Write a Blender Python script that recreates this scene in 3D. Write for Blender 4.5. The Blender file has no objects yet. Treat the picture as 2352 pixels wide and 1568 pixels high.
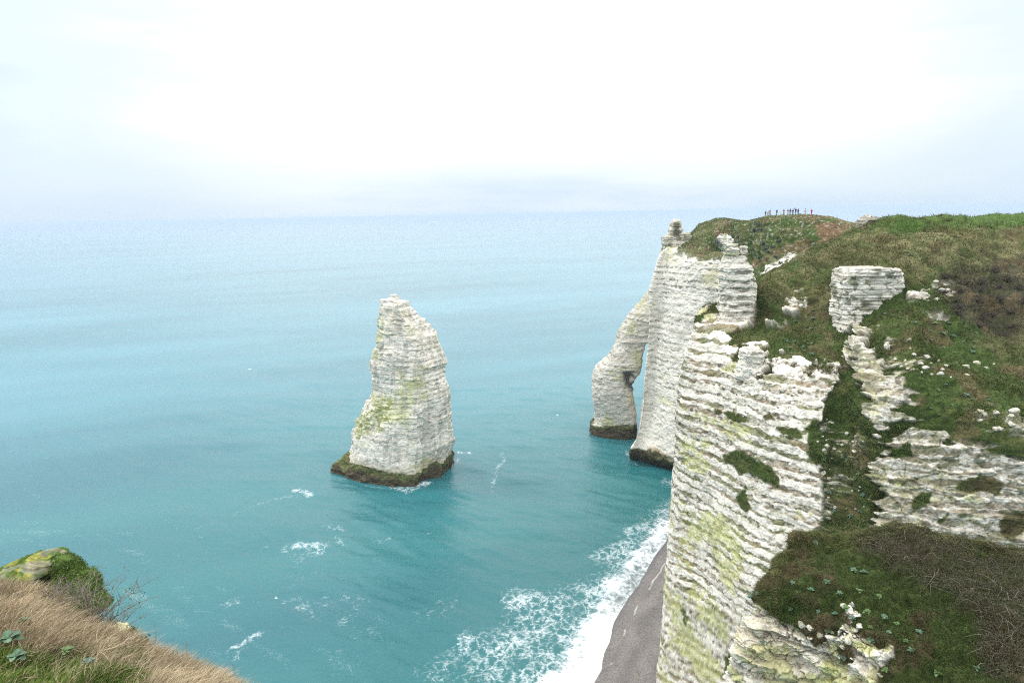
import bpy, math, random
import numpy as np
from mathutils import Matrix, Vector

R = math.radians
SC = bpy.context.scene
COL = SC.collection

# ------------------------------------------------------------------ camera
CAM_H, F_PX = 84.0, 1568.0          # metres above the water; focal length for a 2352 px wide frame (24 mm)
PITCH, ROLL = R(10.58), R(1.17)
_c, _s, _cp, _sp = math.cos(ROLL), math.sin(ROLL), math.cos(PITCH), math.sin(PITCH)
V_RIGHT = np.array([_c, -_s*_sp, -_s*_cp])
V_UP = np.array([_s, _c*_sp, _c*_cp])
V_FWD = np.array([0.0, _cp, -_sp])
cam_data = bpy.data.cameras.new('camera')
cam = bpy.data.objects.new('camera', cam_data)
COL.objects.link(cam)
cam_data.sensor_width = 36.0
cam_data.lens = 24.0
cam_data.clip_start = 0.1
cam_data.clip_end = 120000.0
cam.matrix_world = Matrix(((V_RIGHT[0], V_UP[0], -V_FWD[0], 0.0),
                           (V_RIGHT[1], V_UP[1], -V_FWD[1], 0.0),
                           (V_RIGHT[2], V_UP[2], -V_FWD[2], CAM_H),
                           (0, 0, 0, 1)))
SC.camera = cam
SC.cycles.filter_width = 1.1
SC.cycles.use_denoising = False
SC.cycles.use_adaptive_sampling = False
SC.cycles.max_bounces = 6
SC.cycles.volume_bounces = 1

# ------------------------------------------------------------------ sky, sun, exposure
SUN_EL, SUN_AZ = R(48), R(-65)      # azimuth from +Y towards +X
SKY_GAIN = 1.0
SC.view_settings.view_transform = 'Standard'
SC.view_settings.look = 'None'
SC.view_settings.gamma = 1.0
SC.view_settings.exposure = 0.28

def build_world():
    w = bpy.data.worlds.new('World')
    SC.world = w
    w.use_nodes = True
    nt = w.node_tree
    N, L = nt.nodes, nt.links
    N.clear()
    def node(t, **kw):
        n = N.new(t)
        for k, v in kw.items():
            setattr(n, k, v)
        return n
    def math_(op, a, b=None, c=None, clamp=False):
        n = node('ShaderNodeMath', operation=op, use_clamp=clamp)
        for i, x in enumerate((a, b, c)):
            if x is None: continue
            if isinstance(x, (int, float)): n.inputs[i].default_value = x
            else: L.new(x, n.inputs[i])
        return n.outputs[0]
    def maprange(x, a, b, c, d):
        n = node('ShaderNodeMapRange', interpolation_type='SMOOTHSTEP')
        L.new(x, n.inputs[0])
        for i, v in enumerate((a, b, c, d)): n.inputs[i+1].default_value = v
        return n.outputs[0]
    def mix(f, a, b):
        n = node('ShaderNodeMix', data_type='RGBA')
        if isinstance(f, (int, float)): n.inputs[0].default_value = f
        else: L.new(f, n.inputs[0])
        for i, x in ((6, a), (7, b)):
            if isinstance(x, tuple): n.inputs[i].default_value = (*x, 1)
            else: L.new(x, n.inputs[i])
        return n.outputs[2]
    tc = node('ShaderNodeTexCoord')
    d = tc.outputs['Generated']
    sep = node('ShaderNodeSeparateXYZ'); L.new(d, sep.inputs[0])
    x, y, z = sep.outputs
    # layered overcast: long soft bars of cloud, brightest ahead where the sun is behind them and overhead
    def noise(scale, sc, det, rough, off):
        m = node('ShaderNodeMapping'); L.new(d, m.inputs[0])
        m.inputs['Location'].default_value = off
        m.inputs['Scale'].default_value = sc
        n = node('ShaderNodeTexNoise'); L.new(m.outputs[0], n.inputs['Vector'])
        n.inputs['Scale'].default_value = scale; n.inputs['Detail'].default_value = det
        n.inputs['Roughness'].default_value = rough
        return n.outputs[0]
    n1 = noise(1.7, (1.0, 1.0, 2.4), 4, 0.5, (3.1, 7.7, 0))
    n2 = noise(2.6, (1.0, 1.0, 7.0), 5, 0.55, (1.3, 2.2, 4.0))
    dotn = node('ShaderNodeVectorMath', operation='DOT_PRODUCT')
    L.new(d, dotn.inputs[0])
    b = Vector((0.05, 0.93, 0.34)).normalized()
    dotn.inputs[1].default_value = b
    glow = maprange(dotn.outputs['Value'], 0.70, 0.985, 0.0, 1.0)
    f = math_('ADD', math_('MULTIPLY', glow, 1.15), math_('MULTIPLY', math_('SUBTRACT', n1, 0.5), 0.9))
    f = math_('ADD', f, math_('MULTIPLY', math_('SUBTRACT', n2, 0.5), 1.1))
    f = maprange(f, -0.15, 1.25, 0.0, 1.0)
    ramp = node('ShaderNodeValToRGB'); L.new(f, ramp.inputs[0])
    el = ramp.color_ramp.elements
    el[0].position = 0.0; el[0].color = (0.66, 0.76, 0.82, 1)
    el[1].position = 1.0; el[1].color = (1.05, 1.08, 1.08, 1)
    for pos, c in ((0.22, (0.74, 0.84, 0.88, 1)), (0.42, (0.75, 0.83, 0.86, 1)), (0.62, (0.82, 0.885, 0.90, 1))):
        e = el.new(pos); e.color = c
    cloud = ramp.outputs[0]
    hor = maprange(z, 0.0, 0.15, 1.0, 0.0)
    bar = math_('MULTIPLY', hor, math_('ADD', math_('MULTIPLY', n2, 1.5), 0.10))
    cloud = mix(bar, cloud, (0.60, 0.71, 0.83))
    high = maprange(z, 0.27, 0.60, 0.0, 1.0)                 # an overcast sky is brightest overhead
    cloud = mix(high, cloud, (2.25, 2.28, 2.28))
    gain = node('ShaderNodeVectorMath', operation='SCALE'); L.new(cloud, gain.inputs[0]); gain.inputs['Scale'].default_value = 10.0*SKY_GAIN
    sky = node('ShaderNodeTexSky', sky_type='NISHITA')
    sky.sun_disc = False
    sky.sun_elevation = SUN_EL
    sky.sun_rotation = SUN_AZ
    tot = mix(0.94, sky.outputs[0], gain.outputs[0])
    bg = node('ShaderNodeBackground'); L.new(tot, bg.inputs[0]); bg.inputs[1].default_value = 0.1
    out = node('ShaderNodeOutputWorld'); L.new(bg.outputs[0], out.inputs[0])
build_world()

sun_data = bpy.data.lights.new('sun', 'SUN')
sun_data.energy = 1.0
sun_data.angle = R(16)
sun_data.color = (1.0, 0.96, 0.90)
sun = bpy.data.objects.new('sun', sun_data)
COL.objects.link(sun)
_sd = Vector((math.sin(SUN_AZ)*math.cos(SUN_EL), math.cos(SUN_AZ)*math.cos(SUN_EL), math.sin(SUN_EL)))
sun.rotation_euler = _sd.to_track_quat('Z', 'Y').to_euler()
sun.location = (-40, 60, 140)

# ------------------------------------------------------------------ helpers: rays, noise, meshes
def ray(u, v):
    return V_FWD + (u-1176.0)/F_PX*V_RIGHT - (v-784.0)/F_PX*V_UP
def atz(u, v, z):
    d = ray(u, v); t = (z-CAM_H)/d[2]
    return np.array([d[0]*t, d[1]*t, z])
def aty(u, v, Y):
    d = ray(u, v); t = Y/d[1]
    return np.array([d[0]*t, Y, CAM_H+d[2]*t])
def proj(P):
    D = P - np.array([0, 0, CAM_H])
    f = np.maximum(D @ V_FWD, 0.05)
    return 1176.0 + F_PX*(D @ V_RIGHT)/f, 784.0 - F_PX*(D @ V_UP)/f

_T = np.random.default_rng(11).random((64, 64, 64)).astype(np.float32)
def vnoise(P, scale, seed=0):
    q = P/np.asarray(scale, dtype=np.float64) + np.array([13.7, 5.3, 9.1])*(seed*1.37+0.31)
    i = np.floor(q); f = (q-i).astype(np.float32); i = i.astype(np.int64)
    f = f*f*(3-2*f)
    a = i & 63; b = (i+1) & 63
    x0, y0, z0 = a[:, 0], a[:, 1], a[:, 2]; x1, y1, z1 = b[:, 0], b[:, 1], b[:, 2]
    fx, fy, fz = f[:, 0], f[:, 1], f[:, 2]
    def lx(yy, zz): 
        l = _T[x0, yy, zz]
        return l + (_T[x1, yy, zz]-l)*fx
    a0 = lx(y0, z0); a1 = lx(y1, z0); a0 = a0+(a1-a0)*fy
    b0 = lx(y0, z1); b1 = lx(y1, z1); b0 = b0+(b1-b0)*fy
    return a0+(b0-a0)*fz
def fbm(P, scale, octaves=4, seed=0, gain=0.5):
    s = np.asarray(scale, dtype=np.float64); a = 1.0; t = 0.0; r = 0.0
    for k in range(octaves):
        r = r + a*vnoise(P, s, seed+k*3.1); t += a; a *= gain; s = s/2.03
    return (r/t - 0.5)*1.6 + 0.5         # about 0..1
def worley(P, scale, seed=0):
    q = P/np.asarray(scale, dtype=np.float64) + seed*7.13
    i = np.floor(q).astype(np.int64); f = (q-i).astype(np.float32)
    f1 = np.full(len(P), 9.0, np.float32); f2 = f1.copy(); idr = np.zeros(len(P), np.float32)
    for dx in (-1, 0, 1):
        for dy in (-1, 0, 1):
            for dz in (-1, 0, 1):
                a = (i[:, 0]+dx) & 63; b = (i[:, 1]+dy) & 63; c = (i[:, 2]+dz) & 63
                jx = _T[a, b, c]; jy = _T[b, c, a]; jz = _T[c, a, b]
                dd = (dx+jx-f[:, 0])**2 + (dy+jy-f[:, 1])**2 + (dz+jz-f[:, 2])**2
                n = dd < f1
                f2 = np.where(n, f1, np.minimum(f2, dd))
                idr = np.where(n, _T[b, a, c], idr)
                f1 = np.minimum(f1, dd)
    return np.sqrt(f1), np.sqrt(f2), idr
def sstep(a, b, x):
    t = np.clip((x-a)/(b-a), 0, 1)
    return t*t*(3-2*t)
def mixc(a, b, m):
    a = np.asarray(a, dtype=np.float32); b = np.asarray(b, dtype=np.float32)
    return a + (b-a)*np.asarray(m, dtype=np.float32)[:, None]
def polydist(u, v, poly):
    """signed distance to a polygon, positive inside"""
    poly = np.asarray(poly, dtype=np.float64)
    d = np.full(len(u), 1e9); ins = np.zeros(len(u), bool)
    n = len(poly)
    for k in range(n):
        ax, ay = poly[k]; bx, by = poly[(k+1) % n]
        ex, ey = bx-ax, by-ay
        t = np.clip(((u-ax)*ex+(v-ay)*ey)/(ex*ex+ey*ey+1e-9), 0, 1)
        d = np.minimum(d, np.hypot(u-ax-t*ex, v-ay-t*ey))
        c = ((ay > v) != (by > v))
        with np.errstate(divide='ignore', invalid='ignore'):
            c &= u < (bx-ax)*(v-ay)/(by-ay if by != ay else 1e-9)+ax
        ins ^= c
    return np.where(ins, d, -d)
def linedist(x, y, pts):
    d = np.full(len(x), 1e9)
    for (ax, ay), (bx, by) in zip(pts[:-1], pts[1:]):
        ex, ey = bx-ax, by-ay
        t = np.clip(((x-ax)*ex+(y-ay)*ey)/(ex*ex+ey*ey+1e-9), 0, 1)
        d = np.minimum(d, np.hypot(x-ax-t*ex, y-ay-t*ey))
    return d

def mesh_np(name, V, Fc, col=None, attrs=None, mat=None, smooth=True, parent=None):
    """one mesh object from numpy arrays; Fc is (m,4) or (m,3)"""
    me = bpy.data.meshes.new(name)
    V = np.asarray(V, dtype=np.float32); Fc = np.asarray(Fc, dtype=np.int32)
    k = Fc.shape[1]
    me.vertices.add(len(V)); me.vertices.foreach_set('co', V.ravel())
    me.loops.add(Fc.size); me.loops.foreach_set('vertex_index', Fc.ravel())
    me.polygons.add(len(Fc)); me.polygons.foreach_set('loop_start', np.arange(0, Fc.size, k, dtype=np.int32))
    me.polygons.foreach_set('use_smooth', np.full(len(Fc), smooth, dtype=bool))
    if col is not None:
        a = me.color_attributes.new('Col', 'FLOAT_COLOR', 'POINT')
        c4 = np.ones((len(V), 4), np.float32); c4[:, :3] = col
        a.data.foreach_set('color', c4.ravel())
    for an, av in (attrs or {}).items():
        a = me.attributes.new(an, 'FLOAT', 'POINT')
        a.data.foreach_set('value', np.asarray(av, dtype=np.float32))
    me.update(calc_edges=True)
    if mat: me.materials.append(mat)
    o = bpy.data.objects.new(name, me)
    COL.objects.link(o)
    if parent: o.parent = parent
    return o
def grid_faces(nr, nc, wrap=False):
    i = np.arange(nr*nc).reshape(nr, nc)
    if wrap:
        j = np.roll(i, -1, axis=1)
        return np.stack([i[:-1], j[:-1], j[1:], i[1:]], -1).reshape(-1, 4)
    return np.stack([i[:-1, :-1], i[:-1, 1:], i[1:, 1:], i[1:, :-1]], -1).reshape(-1, 4)
def grid_normals(G, wrap=False):
    if wrap:
        du = np.roll(G, -1, 1)-np.roll(G, 1, 1)
    else:
        du = np.gradient(G, axis=1)
    dv = np.gradient(G, axis=0)
    n = np.cross(du, dv)
    return n/np.maximum(np.linalg.norm(n, axis=2, keepdims=True), 1e-9)
def catmull(net, ax, t):
    """Catmull-Rom along axis ax of a control net, at parameters t (0..n-1)"""
    net = np.moveaxis(net, ax, 0); n = net.shape[0]
    ext = np.concatenate([2*net[:1]-net[1:2], net, 2*net[-1:]-net[-2:-1]])
    i = np.clip(np.floor(t).astype(int), 0, n-2); f = (t-i).reshape(-1, *([1]*(net.ndim-1)))
    p0, p1, p2, p3 = ext[i], ext[i+1], ext[i+2], ext[i+3]
    r = 0.5*(2*p1+(p2-p0)*f+(2*p0-5*p1+4*p2-p3)*f**2+(3*p1-p0-3*p2+p3)*f**3)
    return np.moveaxis(r, 0, ax)
def spread(n, weights):
    """n parameters over the spans, dense where weights are high"""
    w = np.asarray(weights, float); cum = np.concatenate([[0], np.cumsum(w)]); cum /= cum[-1]
    return np.interp(np.linspace(0, 1, n), cum, np.arange(len(cum)))
def patch(net, nr, nc, roww=None, colw=None):
    net = np.asarray(net, float)
    roww = roww or [1]*(net.shape[0]-1); colw = colw or [1]*(net.shape[1]-1)
    return catmull(catmull(net, 0, spread(nr, roww)), 1, spread(nc, colw))
def tag(o, label=None, cat=None, group=None, kind=None):
    if label: o['label'] = label
    if cat: o['category'] = cat
    if group: o['group'] = group
    if kind: o['kind'] = kind
    return o
def thing(name, label, cat, loc=(0, 0, 0), group=None):
    o = bpy.data.objects.new(name, None)
    COL.objects.link(o); o.location = loc; o.empty_display_size = 0.5
    return tag(o, label, cat, group)

# ------------------------------------------------------------------ materials
def new_mat(name):
    m = bpy.data.materials.new(name); m.use_nodes = True
    nt = m.node_tree; b = nt.nodes['Principled BSDF']
    return m, nt, b
def surface_mat(name, rough=0.95, spec=0.15, n_scale=6.0, var=0.35, bump=0.5, dist=0.06):
    """natural surface: its own colour per place ('Col') varied by fine noise, with a grain bump"""
    m, nt, b = new_mat(name)
    L = nt.links
    at = nt.nodes.new('ShaderNodeAttribute'); at.attribute_name = 'Col'
    geo = nt.nodes.new('ShaderNodeNewGeometry')
    n = nt.nodes.new('ShaderNodeTexNoise'); n.inputs['Scale'].default_value = n_scale
    n.inputs['Detail'].default_value = 5; n.inputs['Roughness'].default_value = 0.65
    L.new(geo.outputs['Position'], n.inputs['Vector'])
    mr = nt.nodes.new('ShaderNodeMapRange'); L.new(n.outputs[0], mr.inputs[0])
    mr.inputs[1].default_value = 0.25; mr.inputs[2].default_value = 0.75
    mr.inputs[3].default_value = 1-var; mr.inputs[4].default_value = 1+var*0.6
    mx = nt.nodes.new('ShaderNodeVectorMath'); mx.operation = 'SCALE'
    L.new(at.outputs['Color'], mx.inputs[0]); L.new(mr.outputs[0], mx.inputs['Scale'])
    L.new(mx.outputs[0], b.inputs['Base Color'])
    b.inputs['Roughness'].default_value = rough
    b.inputs['Specular IOR Level'].default_value = spec
    bp = nt.nodes.new('ShaderNodeBump'); bp.inputs['Strength'].default_value = bump; bp.inputs['Distance'].default_value = dist
    L.new(n.outputs[0], bp.inputs['Height']); L.new(bp.outputs[0], b.inputs['Normal'])
    return m
M_ROCK = surface_mat('chalk_and_turf', n_scale=3.2, bump=0.55, dist=0.14, var=0.42)
M_NEAR = surface_mat('near_chalk_and_turf', n_scale=7.0, bump=0.7, dist=0.08)
M_BLADE = surface_mat('grass_blade', rough=0.7, spec=0.2, n_scale=1.5, var=0.25, bump=0.0)
def plain_mat(name, col, rough=0.8, spec=0.3, var=0.2, scale=8.0):
    m, nt, b = new_mat(name)
    n = nt.nodes.new('ShaderNodeTexNoise'); n.inputs['Scale'].default_value = scale; n.inputs['Detail'].default_value = 4
    tc = nt.nodes.new('ShaderNodeTexCoord'); nt.links.new(tc.outputs['Object'], n.inputs['Vector'])
    cr = nt.nodes.new('ShaderNodeValToRGB'); nt.links.new(n.outputs[0], cr.inputs[0])
    cr.color_ramp.elements[0].position = 0.3; cr.color_ramp.elements[1].position = 0.7
    cr.color_ramp.elements[0].color = (*[c*(1-var) for c in col], 1); cr.color_ramp.elements[1].color = (*[min(1, c*(1+var)) for c in col], 1)
    nt.links.new(cr.outputs[0], b.inputs['Base Color'])
    b.inputs['Roughness'].default_value = rough; b.inputs['Specular IOR Level'].default_value = spec
    return m

# ------------------------------------------------------------------ chalk and turf colours (albedo)
WHITE = (0.79, 0.745, 0.66); GREYCH = (0.59, 0.55, 0.475); SEAM = (0.21, 0.195, 0.155); LICHEN = (0.47, 0.48, 0.17)
TIDE = (0.075, 0.06, 0.038); ALGA = (0.11, 0.12, 0.045); RUST = (0.46, 0.34, 0.21); OCHRE = (0.50, 0.44, 0.27)
GRASS = (0.052, 0.082, 0.020); GRASS2 = (0.080, 0.094, 0.030); STRAW = (0.185, 0.172, 0.082); SOIL = (0.125, 0.09, 0.05); BRAMBLE = (0.06, 0.047, 0.038)
_RND = np.random.default_rng(5).random(512).astype(np.float32)

def strata(P, period, width, seed=0, warp=1.0, tilt=(0, 0), rag=0.3):
    s = P[:, 2] + P[:, 0]*tilt[0] + P[:, 1]*tilt[1]
    s = s + warp*(fbm(P, 22, 2, seed+40)-0.5)*1.6 + (fbm(P, (3.5, 3.5, 2.5), 3, seed+41)-0.5)*0.22*period
    k = s/period; idx = np.floor(k).astype(int); ph = k-idx
    r1 = _RND[(idx*3+17*int(seed)) & 511]; r2 = _RND[(idx*5+91+int(seed)) & 511]
    p2 = ph + (fbm(P, (1.2, 1.2, 0.5), 3, seed+42)-0.5)*rag + (r2-0.5)*0.25
    w = width*(0.45+1.1*r1)
    seam = 1-sstep(w*0.85, w*1.08, np.abs(p2-0.5)*2)
    return seam, r1, r2, s

def rock_colour(P, seam, r2, lichen=0.3, grey=0.3, seed=0):
    streak = fbm(P, (5, 5, 1.0), 4, seed+1); fine = fbm(P, 0.7, 3, seed+2)
    c = mixc(np.tile(np.float32(WHITE), (len(P), 1)), GREYCH, np.clip((streak-0.5)*1.6+grey+0.5*(r2-0.5)+(fine-0.5)*0.7, 0, 1))
    lm = fbm(P, (9, 9, 7), 3, seed+3)
    l = sstep(0.75-lichen*0.6, 1.0-lichen*0.6, lm+(fine-0.5)*0.4)
    c = mixc(c, LICHEN, 0.6*l)
    sp = sstep(0.40, 0.60, fbm(P, (0.9, 0.9, 0.45), 3, seed+4))
    run = sstep(0.30, 0.55, fbm(P, (7, 7, 0.9), 3, seed+5))
    c = mixc(c, SEAM, np.clip(seam*(0.12+0.88*sp)*(0.25+0.75*run), 0, 1))
    return c

def tide_colour(P, c, z1=4.3, seed=0, rust=0.5, z2=2.2):
    n = (fbm(P, (4, 4, 2), 4, seed+9)-0.5)*3.2
    rm = sstep(0.2, 0.7, fbm(P, 12, 2, seed+10))*rust
    c = mixc(c, RUST, rm*(1-sstep(z1+0.5, z1+3.0, P[:, 2]+n)))
    m = 1-sstep(z1-0.5, z1+0.3, P[:, 2]+n)
    t = mixc(np.tile(np.float32(ALGA), (len(P), 1)), TIDE, 1-sstep(z2-1, z2+1, P[:, 2]+2*n))
    t = t*(0.55+0.9*fbm(P, 0.8, 3, seed+11))[:, None]
    return mixc(c, t, m)

def rows_from_outline(left, right, Y, n):
    """left / right silhouettes as (u, v) lists at distance Y (a number or f(z)) -> z, x centre, half width per row"""
    f = (lambda z: Y) if not callable(Y) else Y
    def pts(l):
        o = []
        for u, v in l:
            y = f(None) if not callable(Y) else Y(v)
            p = aty(u, v, y); o.append((p[2], p[0]))
        o.sort(); return np.array(o)
    a, b = pts(left), pts(right)
    z0, z1 = min(a[0, 0], b[0, 0]), max(a[-1, 0], b[-1, 0])
    z = np.linspace(z0, z1, n)
    xl, xr = np.interp(z, a[:, 0], a[:, 1]), np.interp(z, b[:, 0], b[:, 1])
    return z, (xl+xr)/2, np.maximum((xr-xl)/2, 0.02)

def loft(z, xc, hw, yc, hd, na, power=2.6, twist=None):
    """horizontal super-ellipse sections -> grid (rows, na, 3)"""
    th = np.linspace(0, 2*np.pi, na, endpoint=False)
    ct, st = np.cos(th), np.sin(th)
    ex = np.sign(ct)*np.abs(ct)**(2/power); ey = np.sign(st)*np.abs(st)**(2/power)
    yc = np.broadcast_to(yc, z.shape); hd = np.broadcast_to(hd, z.shape)
    X = xc[:, None]+hw[:, None]*ex[None]; Yv = yc[:, None]+hd[:, None]*ey[None]
    if twist is not None: Yv = Yv+twist*hw[:, None]*ex[None]
    return np.stack([X, Yv, np.repeat(z[:, None], na, 1)], -1)

def ring_profile(pts, na, smooth=5):
    """unit cross-section from a few plan points"""
    r = np.array(pts, float); rr = np.concatenate([r, r[:1]])
    d = np.concatenate([[0], np.cumsum(np.linalg.norm(np.diff(rr, axis=0), axis=1))])
    t = np.linspace(0, d[-1], na, endpoint=False)
    q = np.stack([np.interp(t, d, rr[:, 0]), np.interp(t, d, rr[:, 1])], -1)
    for _ in range(smooth): q = (q+np.roll(q, 1, 0)+np.roll(q, -1, 0))/3
    q[:, 0] = (q[:, 0]-q[:, 0].min())/np.ptp(q[:, 0])*2-1
    return q
def loft_ring(z, xc, hw, yc, hd, ring):
    yc = np.broadcast_to(yc, z.shape); hd = np.broadcast_to(hd, z.shape)
    return np.stack([xc[:, None]+hw[:, None]*ring[None, :, 0], yc[:, None]+hd[:, None]*ring[None, :, 1], np.repeat(z[:, None], len(ring), 1)], -1)

def cap(V, F, nr, na):
    """close a loft at the top with a fan"""
    c = len(V)
    V = np.concatenate([V, V[(nr-1)*na:nr*na].mean(0, keepdims=True)])
    i = np.arange((nr-1)*na, nr*na); j = np.roll(i, -1)
    return V, np.stack([i, j, np.full(na, c), np.full(na, c)], -1)

def loft_rock(name, G, colour_fn, disp_fn, mat, parent=None, closed=True):
    nr, na = G.shape[:2]
    N = grid_normals(G, wrap=True)
    P = G.reshape(-1, 3); N = N.reshape(-1, 3)
    ctr = G.mean(1, keepdims=True)
    if np.mean(np.sum(N.reshape(nr, na, 3)*(G-ctr), 2)) < 0: N = -N
    V = P + N*disp_fn(P)[:, None]
    c = colour_fn(P)
    F = grid_faces(nr, na, wrap=True)
    V2, Fc = cap(V, F, nr, na)
    Fc = np.concatenate([F, Fc]); c2 = np.concatenate([c, c[(nr-1)*na:].mean(0, keepdims=True)])
    # fan faces repeat their last index: make them triangles in a separate pass
    me_o = mesh_mixed(name, V2, F, np.stack([np.arange((nr-1)*na, nr*na), np.roll(np.arange((nr-1)*na, nr*na), -1), np.full(na, len(V2)-1)], -1), c2, mat, parent)
    return me_o

def mesh_mixed(name, V, Q, T, col, mat, parent=None, smooth=True):
    me = bpy.data.meshes.new(name)
    V = np.asarray(V, np.float32)
    me.vertices.add(len(V)); me.vertices.foreach_set('co', V.ravel())
    li = np.concatenate([np.asarray(Q, np.int32).ravel(), np.asarray(T, np.int32).ravel()])
    ls = np.concatenate([np.arange(len(Q))*4, len(Q)*4+np.arange(len(T))*3]).astype(np.int32)
    me.loops.add(len(li)); me.loops.foreach_set('vertex_index', li)
    me.polygons.add(len(ls)); me.polygons.foreach_set('loop_start', ls)
    me.polygons.foreach_set('use_smooth', np.full(len(ls), smooth, dtype=bool))
    a = me.color_attributes.new('Col', 'FLOAT_COLOR', 'POINT')
    c4 = np.ones((len(V), 4), np.float32); c4[:, :3] = col
    a.data.foreach_set('color', c4.ravel())
    me.update(calc_edges=True)
    me.materials.append(mat)
    o = bpy.data.objects.new(name, me); COL.objects.link(o)
    if parent: o.parent = parent
    return o

# ------------------------------------------------------------------ sea stack (the needle)
def build_needle():
    NY = 217.5
    left = [(895, 677), (893, 685), (873, 687), (870, 720), (866, 765), (860, 800), (850, 806), (847, 826), (842, 832), (841, 850), (850, 862), (847, 900), (836, 922), (822, 948), (809, 985), (803, 1020), (797, 1050), (792, 1078), (787, 1100)]
    right = [(915, 677), (919, 687), (940, 691), (942, 704), (950, 706), (960, 722), (978, 733), (990, 757), (1003, 768), (1013, 790), (1026, 818), (1031, 832), (1024, 845), (1025, 870), (1033, 900), (1032, 930), (1034, 990), (1038, 1012), (1033, 1040), (1036, 1060), (1038, 1100)]
    z, xc, hw = rows_from_outline(left, right, NY, 430)
    hd = np.interp(z, [-4, 3, 20, 40, 56, 59], [13.5, 13, 12.0, 9.0, 4.5, 2.5])
    hd = np.minimum(hd, hw*1.1)
    G = loft_ring(z, xc, hw, NY+0*z, hd, ring_profile([(-1, 0.05), (-0.75, -0.45), (-0.3, -0.85), (0.32, -1.08), (0.45, -1.0), (0.8, -0.4), (1, 0.05), (0.85, 0.6), (0.3, 0.95), (-0.4, 0.95), (-0.85, 0.6)], 340, 9))
    def fold(P):
        return fbm(P, (6, 6, 14), 3, 3)
    def disp(P):
        seam, r1, r2, s = strata(P, 1.5, 0.30, 1, warp=0.8)
        top = np.clip((60-P[:, 2])/10, 0.35, 1)
        low = 1-0.9*(1-sstep(8, 22, P[:, 2]))
        f1, f2, fid = worley(P, (2.4, 2.4, 1.5), 2)
        crack = 1-sstep(0.02, 0.22, f2-f1)
        gul = sstep(0.62, 0.72, fbm(P, (3.5, 3.5, 26), 3, 13))          # upright clefts
        return ((fold(P)-0.5)*2.2*top*top + (r1-0.5)*0.16*low - seam*0.09*low - 0.08*crack*low - 0.8*gul*top*top
                + (fid-0.5)*0.32*top + (fbm(P, (1.6, 1.6, 1.4), 4, 5, 0.6)-0.5)*0.55)
    def colour(P):
        seam, r1, r2, s = strata(P, 1.5, 0.30, 1, warp=0.8)
        low = sstep(10, 20, P[:, 2]+(fold(P)-0.5)*6)
        c = rock_colour(P, seam*(0.08+0.82*low)*0.85, r2, lichen=0.02, grey=0.22, seed=21)
        u, v = proj(P)
        n = fbm(P, (3, 3, 2), 4, 31)
        lic = sstep(-12, 35, polydist(u, v, [(845, 900), (905, 895), (965, 850), (985, 860), (960, 930), (935, 985), (870, 985), (815, 1005), (806, 995)])+(n-0.5)*60)
        lic2 = sstep(-10, 30, polydist(u, v, [(872, 700), (940, 700), (970, 760), (1010, 790), (1005, 810), (930, 780), (868, 790)])+(n-0.5)*70)
        fine = fbm(P, (0.9, 0.9, 0.5), 3, 32)
        c = mixc(c, (0.46, 0.49, 0.13), np.clip(lic*(0.35+0.7*fine), 0, 1)*0.68)
        c = mixc(c, OCHRE, np.clip(lic2*(0.1+0.6*fine), 0, 1)*0.55)
        vs = sstep(0.58, 0.72, fbm(P, (1.3, 1.3, 9), 4, 33)); c = mixc(c, (0.36, 0.34, 0.29), vs*0.5)
        mo = sstep(-4, 10, polydist(u, v, [(822, 950), (860, 920), (900, 930), (885, 960), (870, 985), (815, 1003), (806, 1000)])+(n-0.5)*34)
        c = mixc(c, (0.20, 0.24, 0.05), mo*sstep(0.35, 0.6, fine)*0.75)
        return tide_colour(P, c, 4.8, 2, rust=0.45)
    root = thing('sea_stack', 'tall pointed white chalk sea stack standing alone in the turquoise sea', 'sea stack', (-40, 217.5, 0))
    def place(o):
        o.parent = root; o.matrix_parent_inverse = Matrix.Translation(root.location).inverted(); return o
    place(loft_rock('rock_spire', G, colour, disp, M_ROCK))
    # wave-cut ledge round the foot, in plan
    foot = np.array([atz(u, v, 0)[:2] for u, v in [(752, 1085), (780, 1092), (820, 1104), (862, 1112), (905, 1118), (945, 1114), (975, 1100), (1005, 1085), (1038, 1068), (1043, 1056)]])
    back = np.array([(-22, 235), (-32, 239), (-46, 238), (-57, 231)])
    ring = np.concatenate([foot, back]); na = 420
    d = np.concatenate([[0], np.cumsum(np.linalg.norm(np.roll(ring, -1, 0)-ring, axis=1))])
    t = np.linspace(0, d[-1], na, endpoint=False); rr = np.concatenate([ring, ring[:1]])
    ring = np.stack([np.interp(t, d, rr[:, 0]), np.interp(t, d, rr[:, 1])], -1)
    for _ in range(6): ring = (ring+np.roll(ring, 1, 0)+np.roll(ring, -1, 0))/3
    cen = np.array([-39.5, 219.0]); G2 = []
    for zz, k in [(-2, 1.05), (0, 1.0), (1.0, 0.985), (2.0, 0.96), (3.0, 0.93), (4.0, 0.88), (4.8, 0.8), (5.2, 0.7)]:
        G2.append(np.concatenate([cen+(ring-cen)*k, np.full((na, 1), zz)], 1))
    G2 = catmull(np.array(G2), 0, np.linspace(0, 7, 60))
    far = sstep(18, 25, np.hypot(G2[:, :, 0]-cen[0], G2[:, :, 1]-cen[1]))
    G2[:, :, 2] *= np.where(G2[:, :, 2] > 0, 1-0.6*far, 1)
    def c2(P):
        n = fbm(P, (2.5, 2.5, 1.2), 4, 51)
        t = mixc(np.tile(np.float32(TIDE), (len(P), 1)), ALGA, sstep(1.5, 3.6, P[:, 2]+(n-0.5)*3))
        return t*(0.5+1.0*fbm(P, 0.7, 3, 52))[:, None]
    place(loft_rock('tidal_ledge', G2, c2, lambda P: (fbm(P, (3, 3, 1.5), 4, 53)-0.5)*2.0+(fbm(P, (0.8, 0.8, 0.5), 2, 54)-0.5)*0.5, M_ROCK))
    return root
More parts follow.
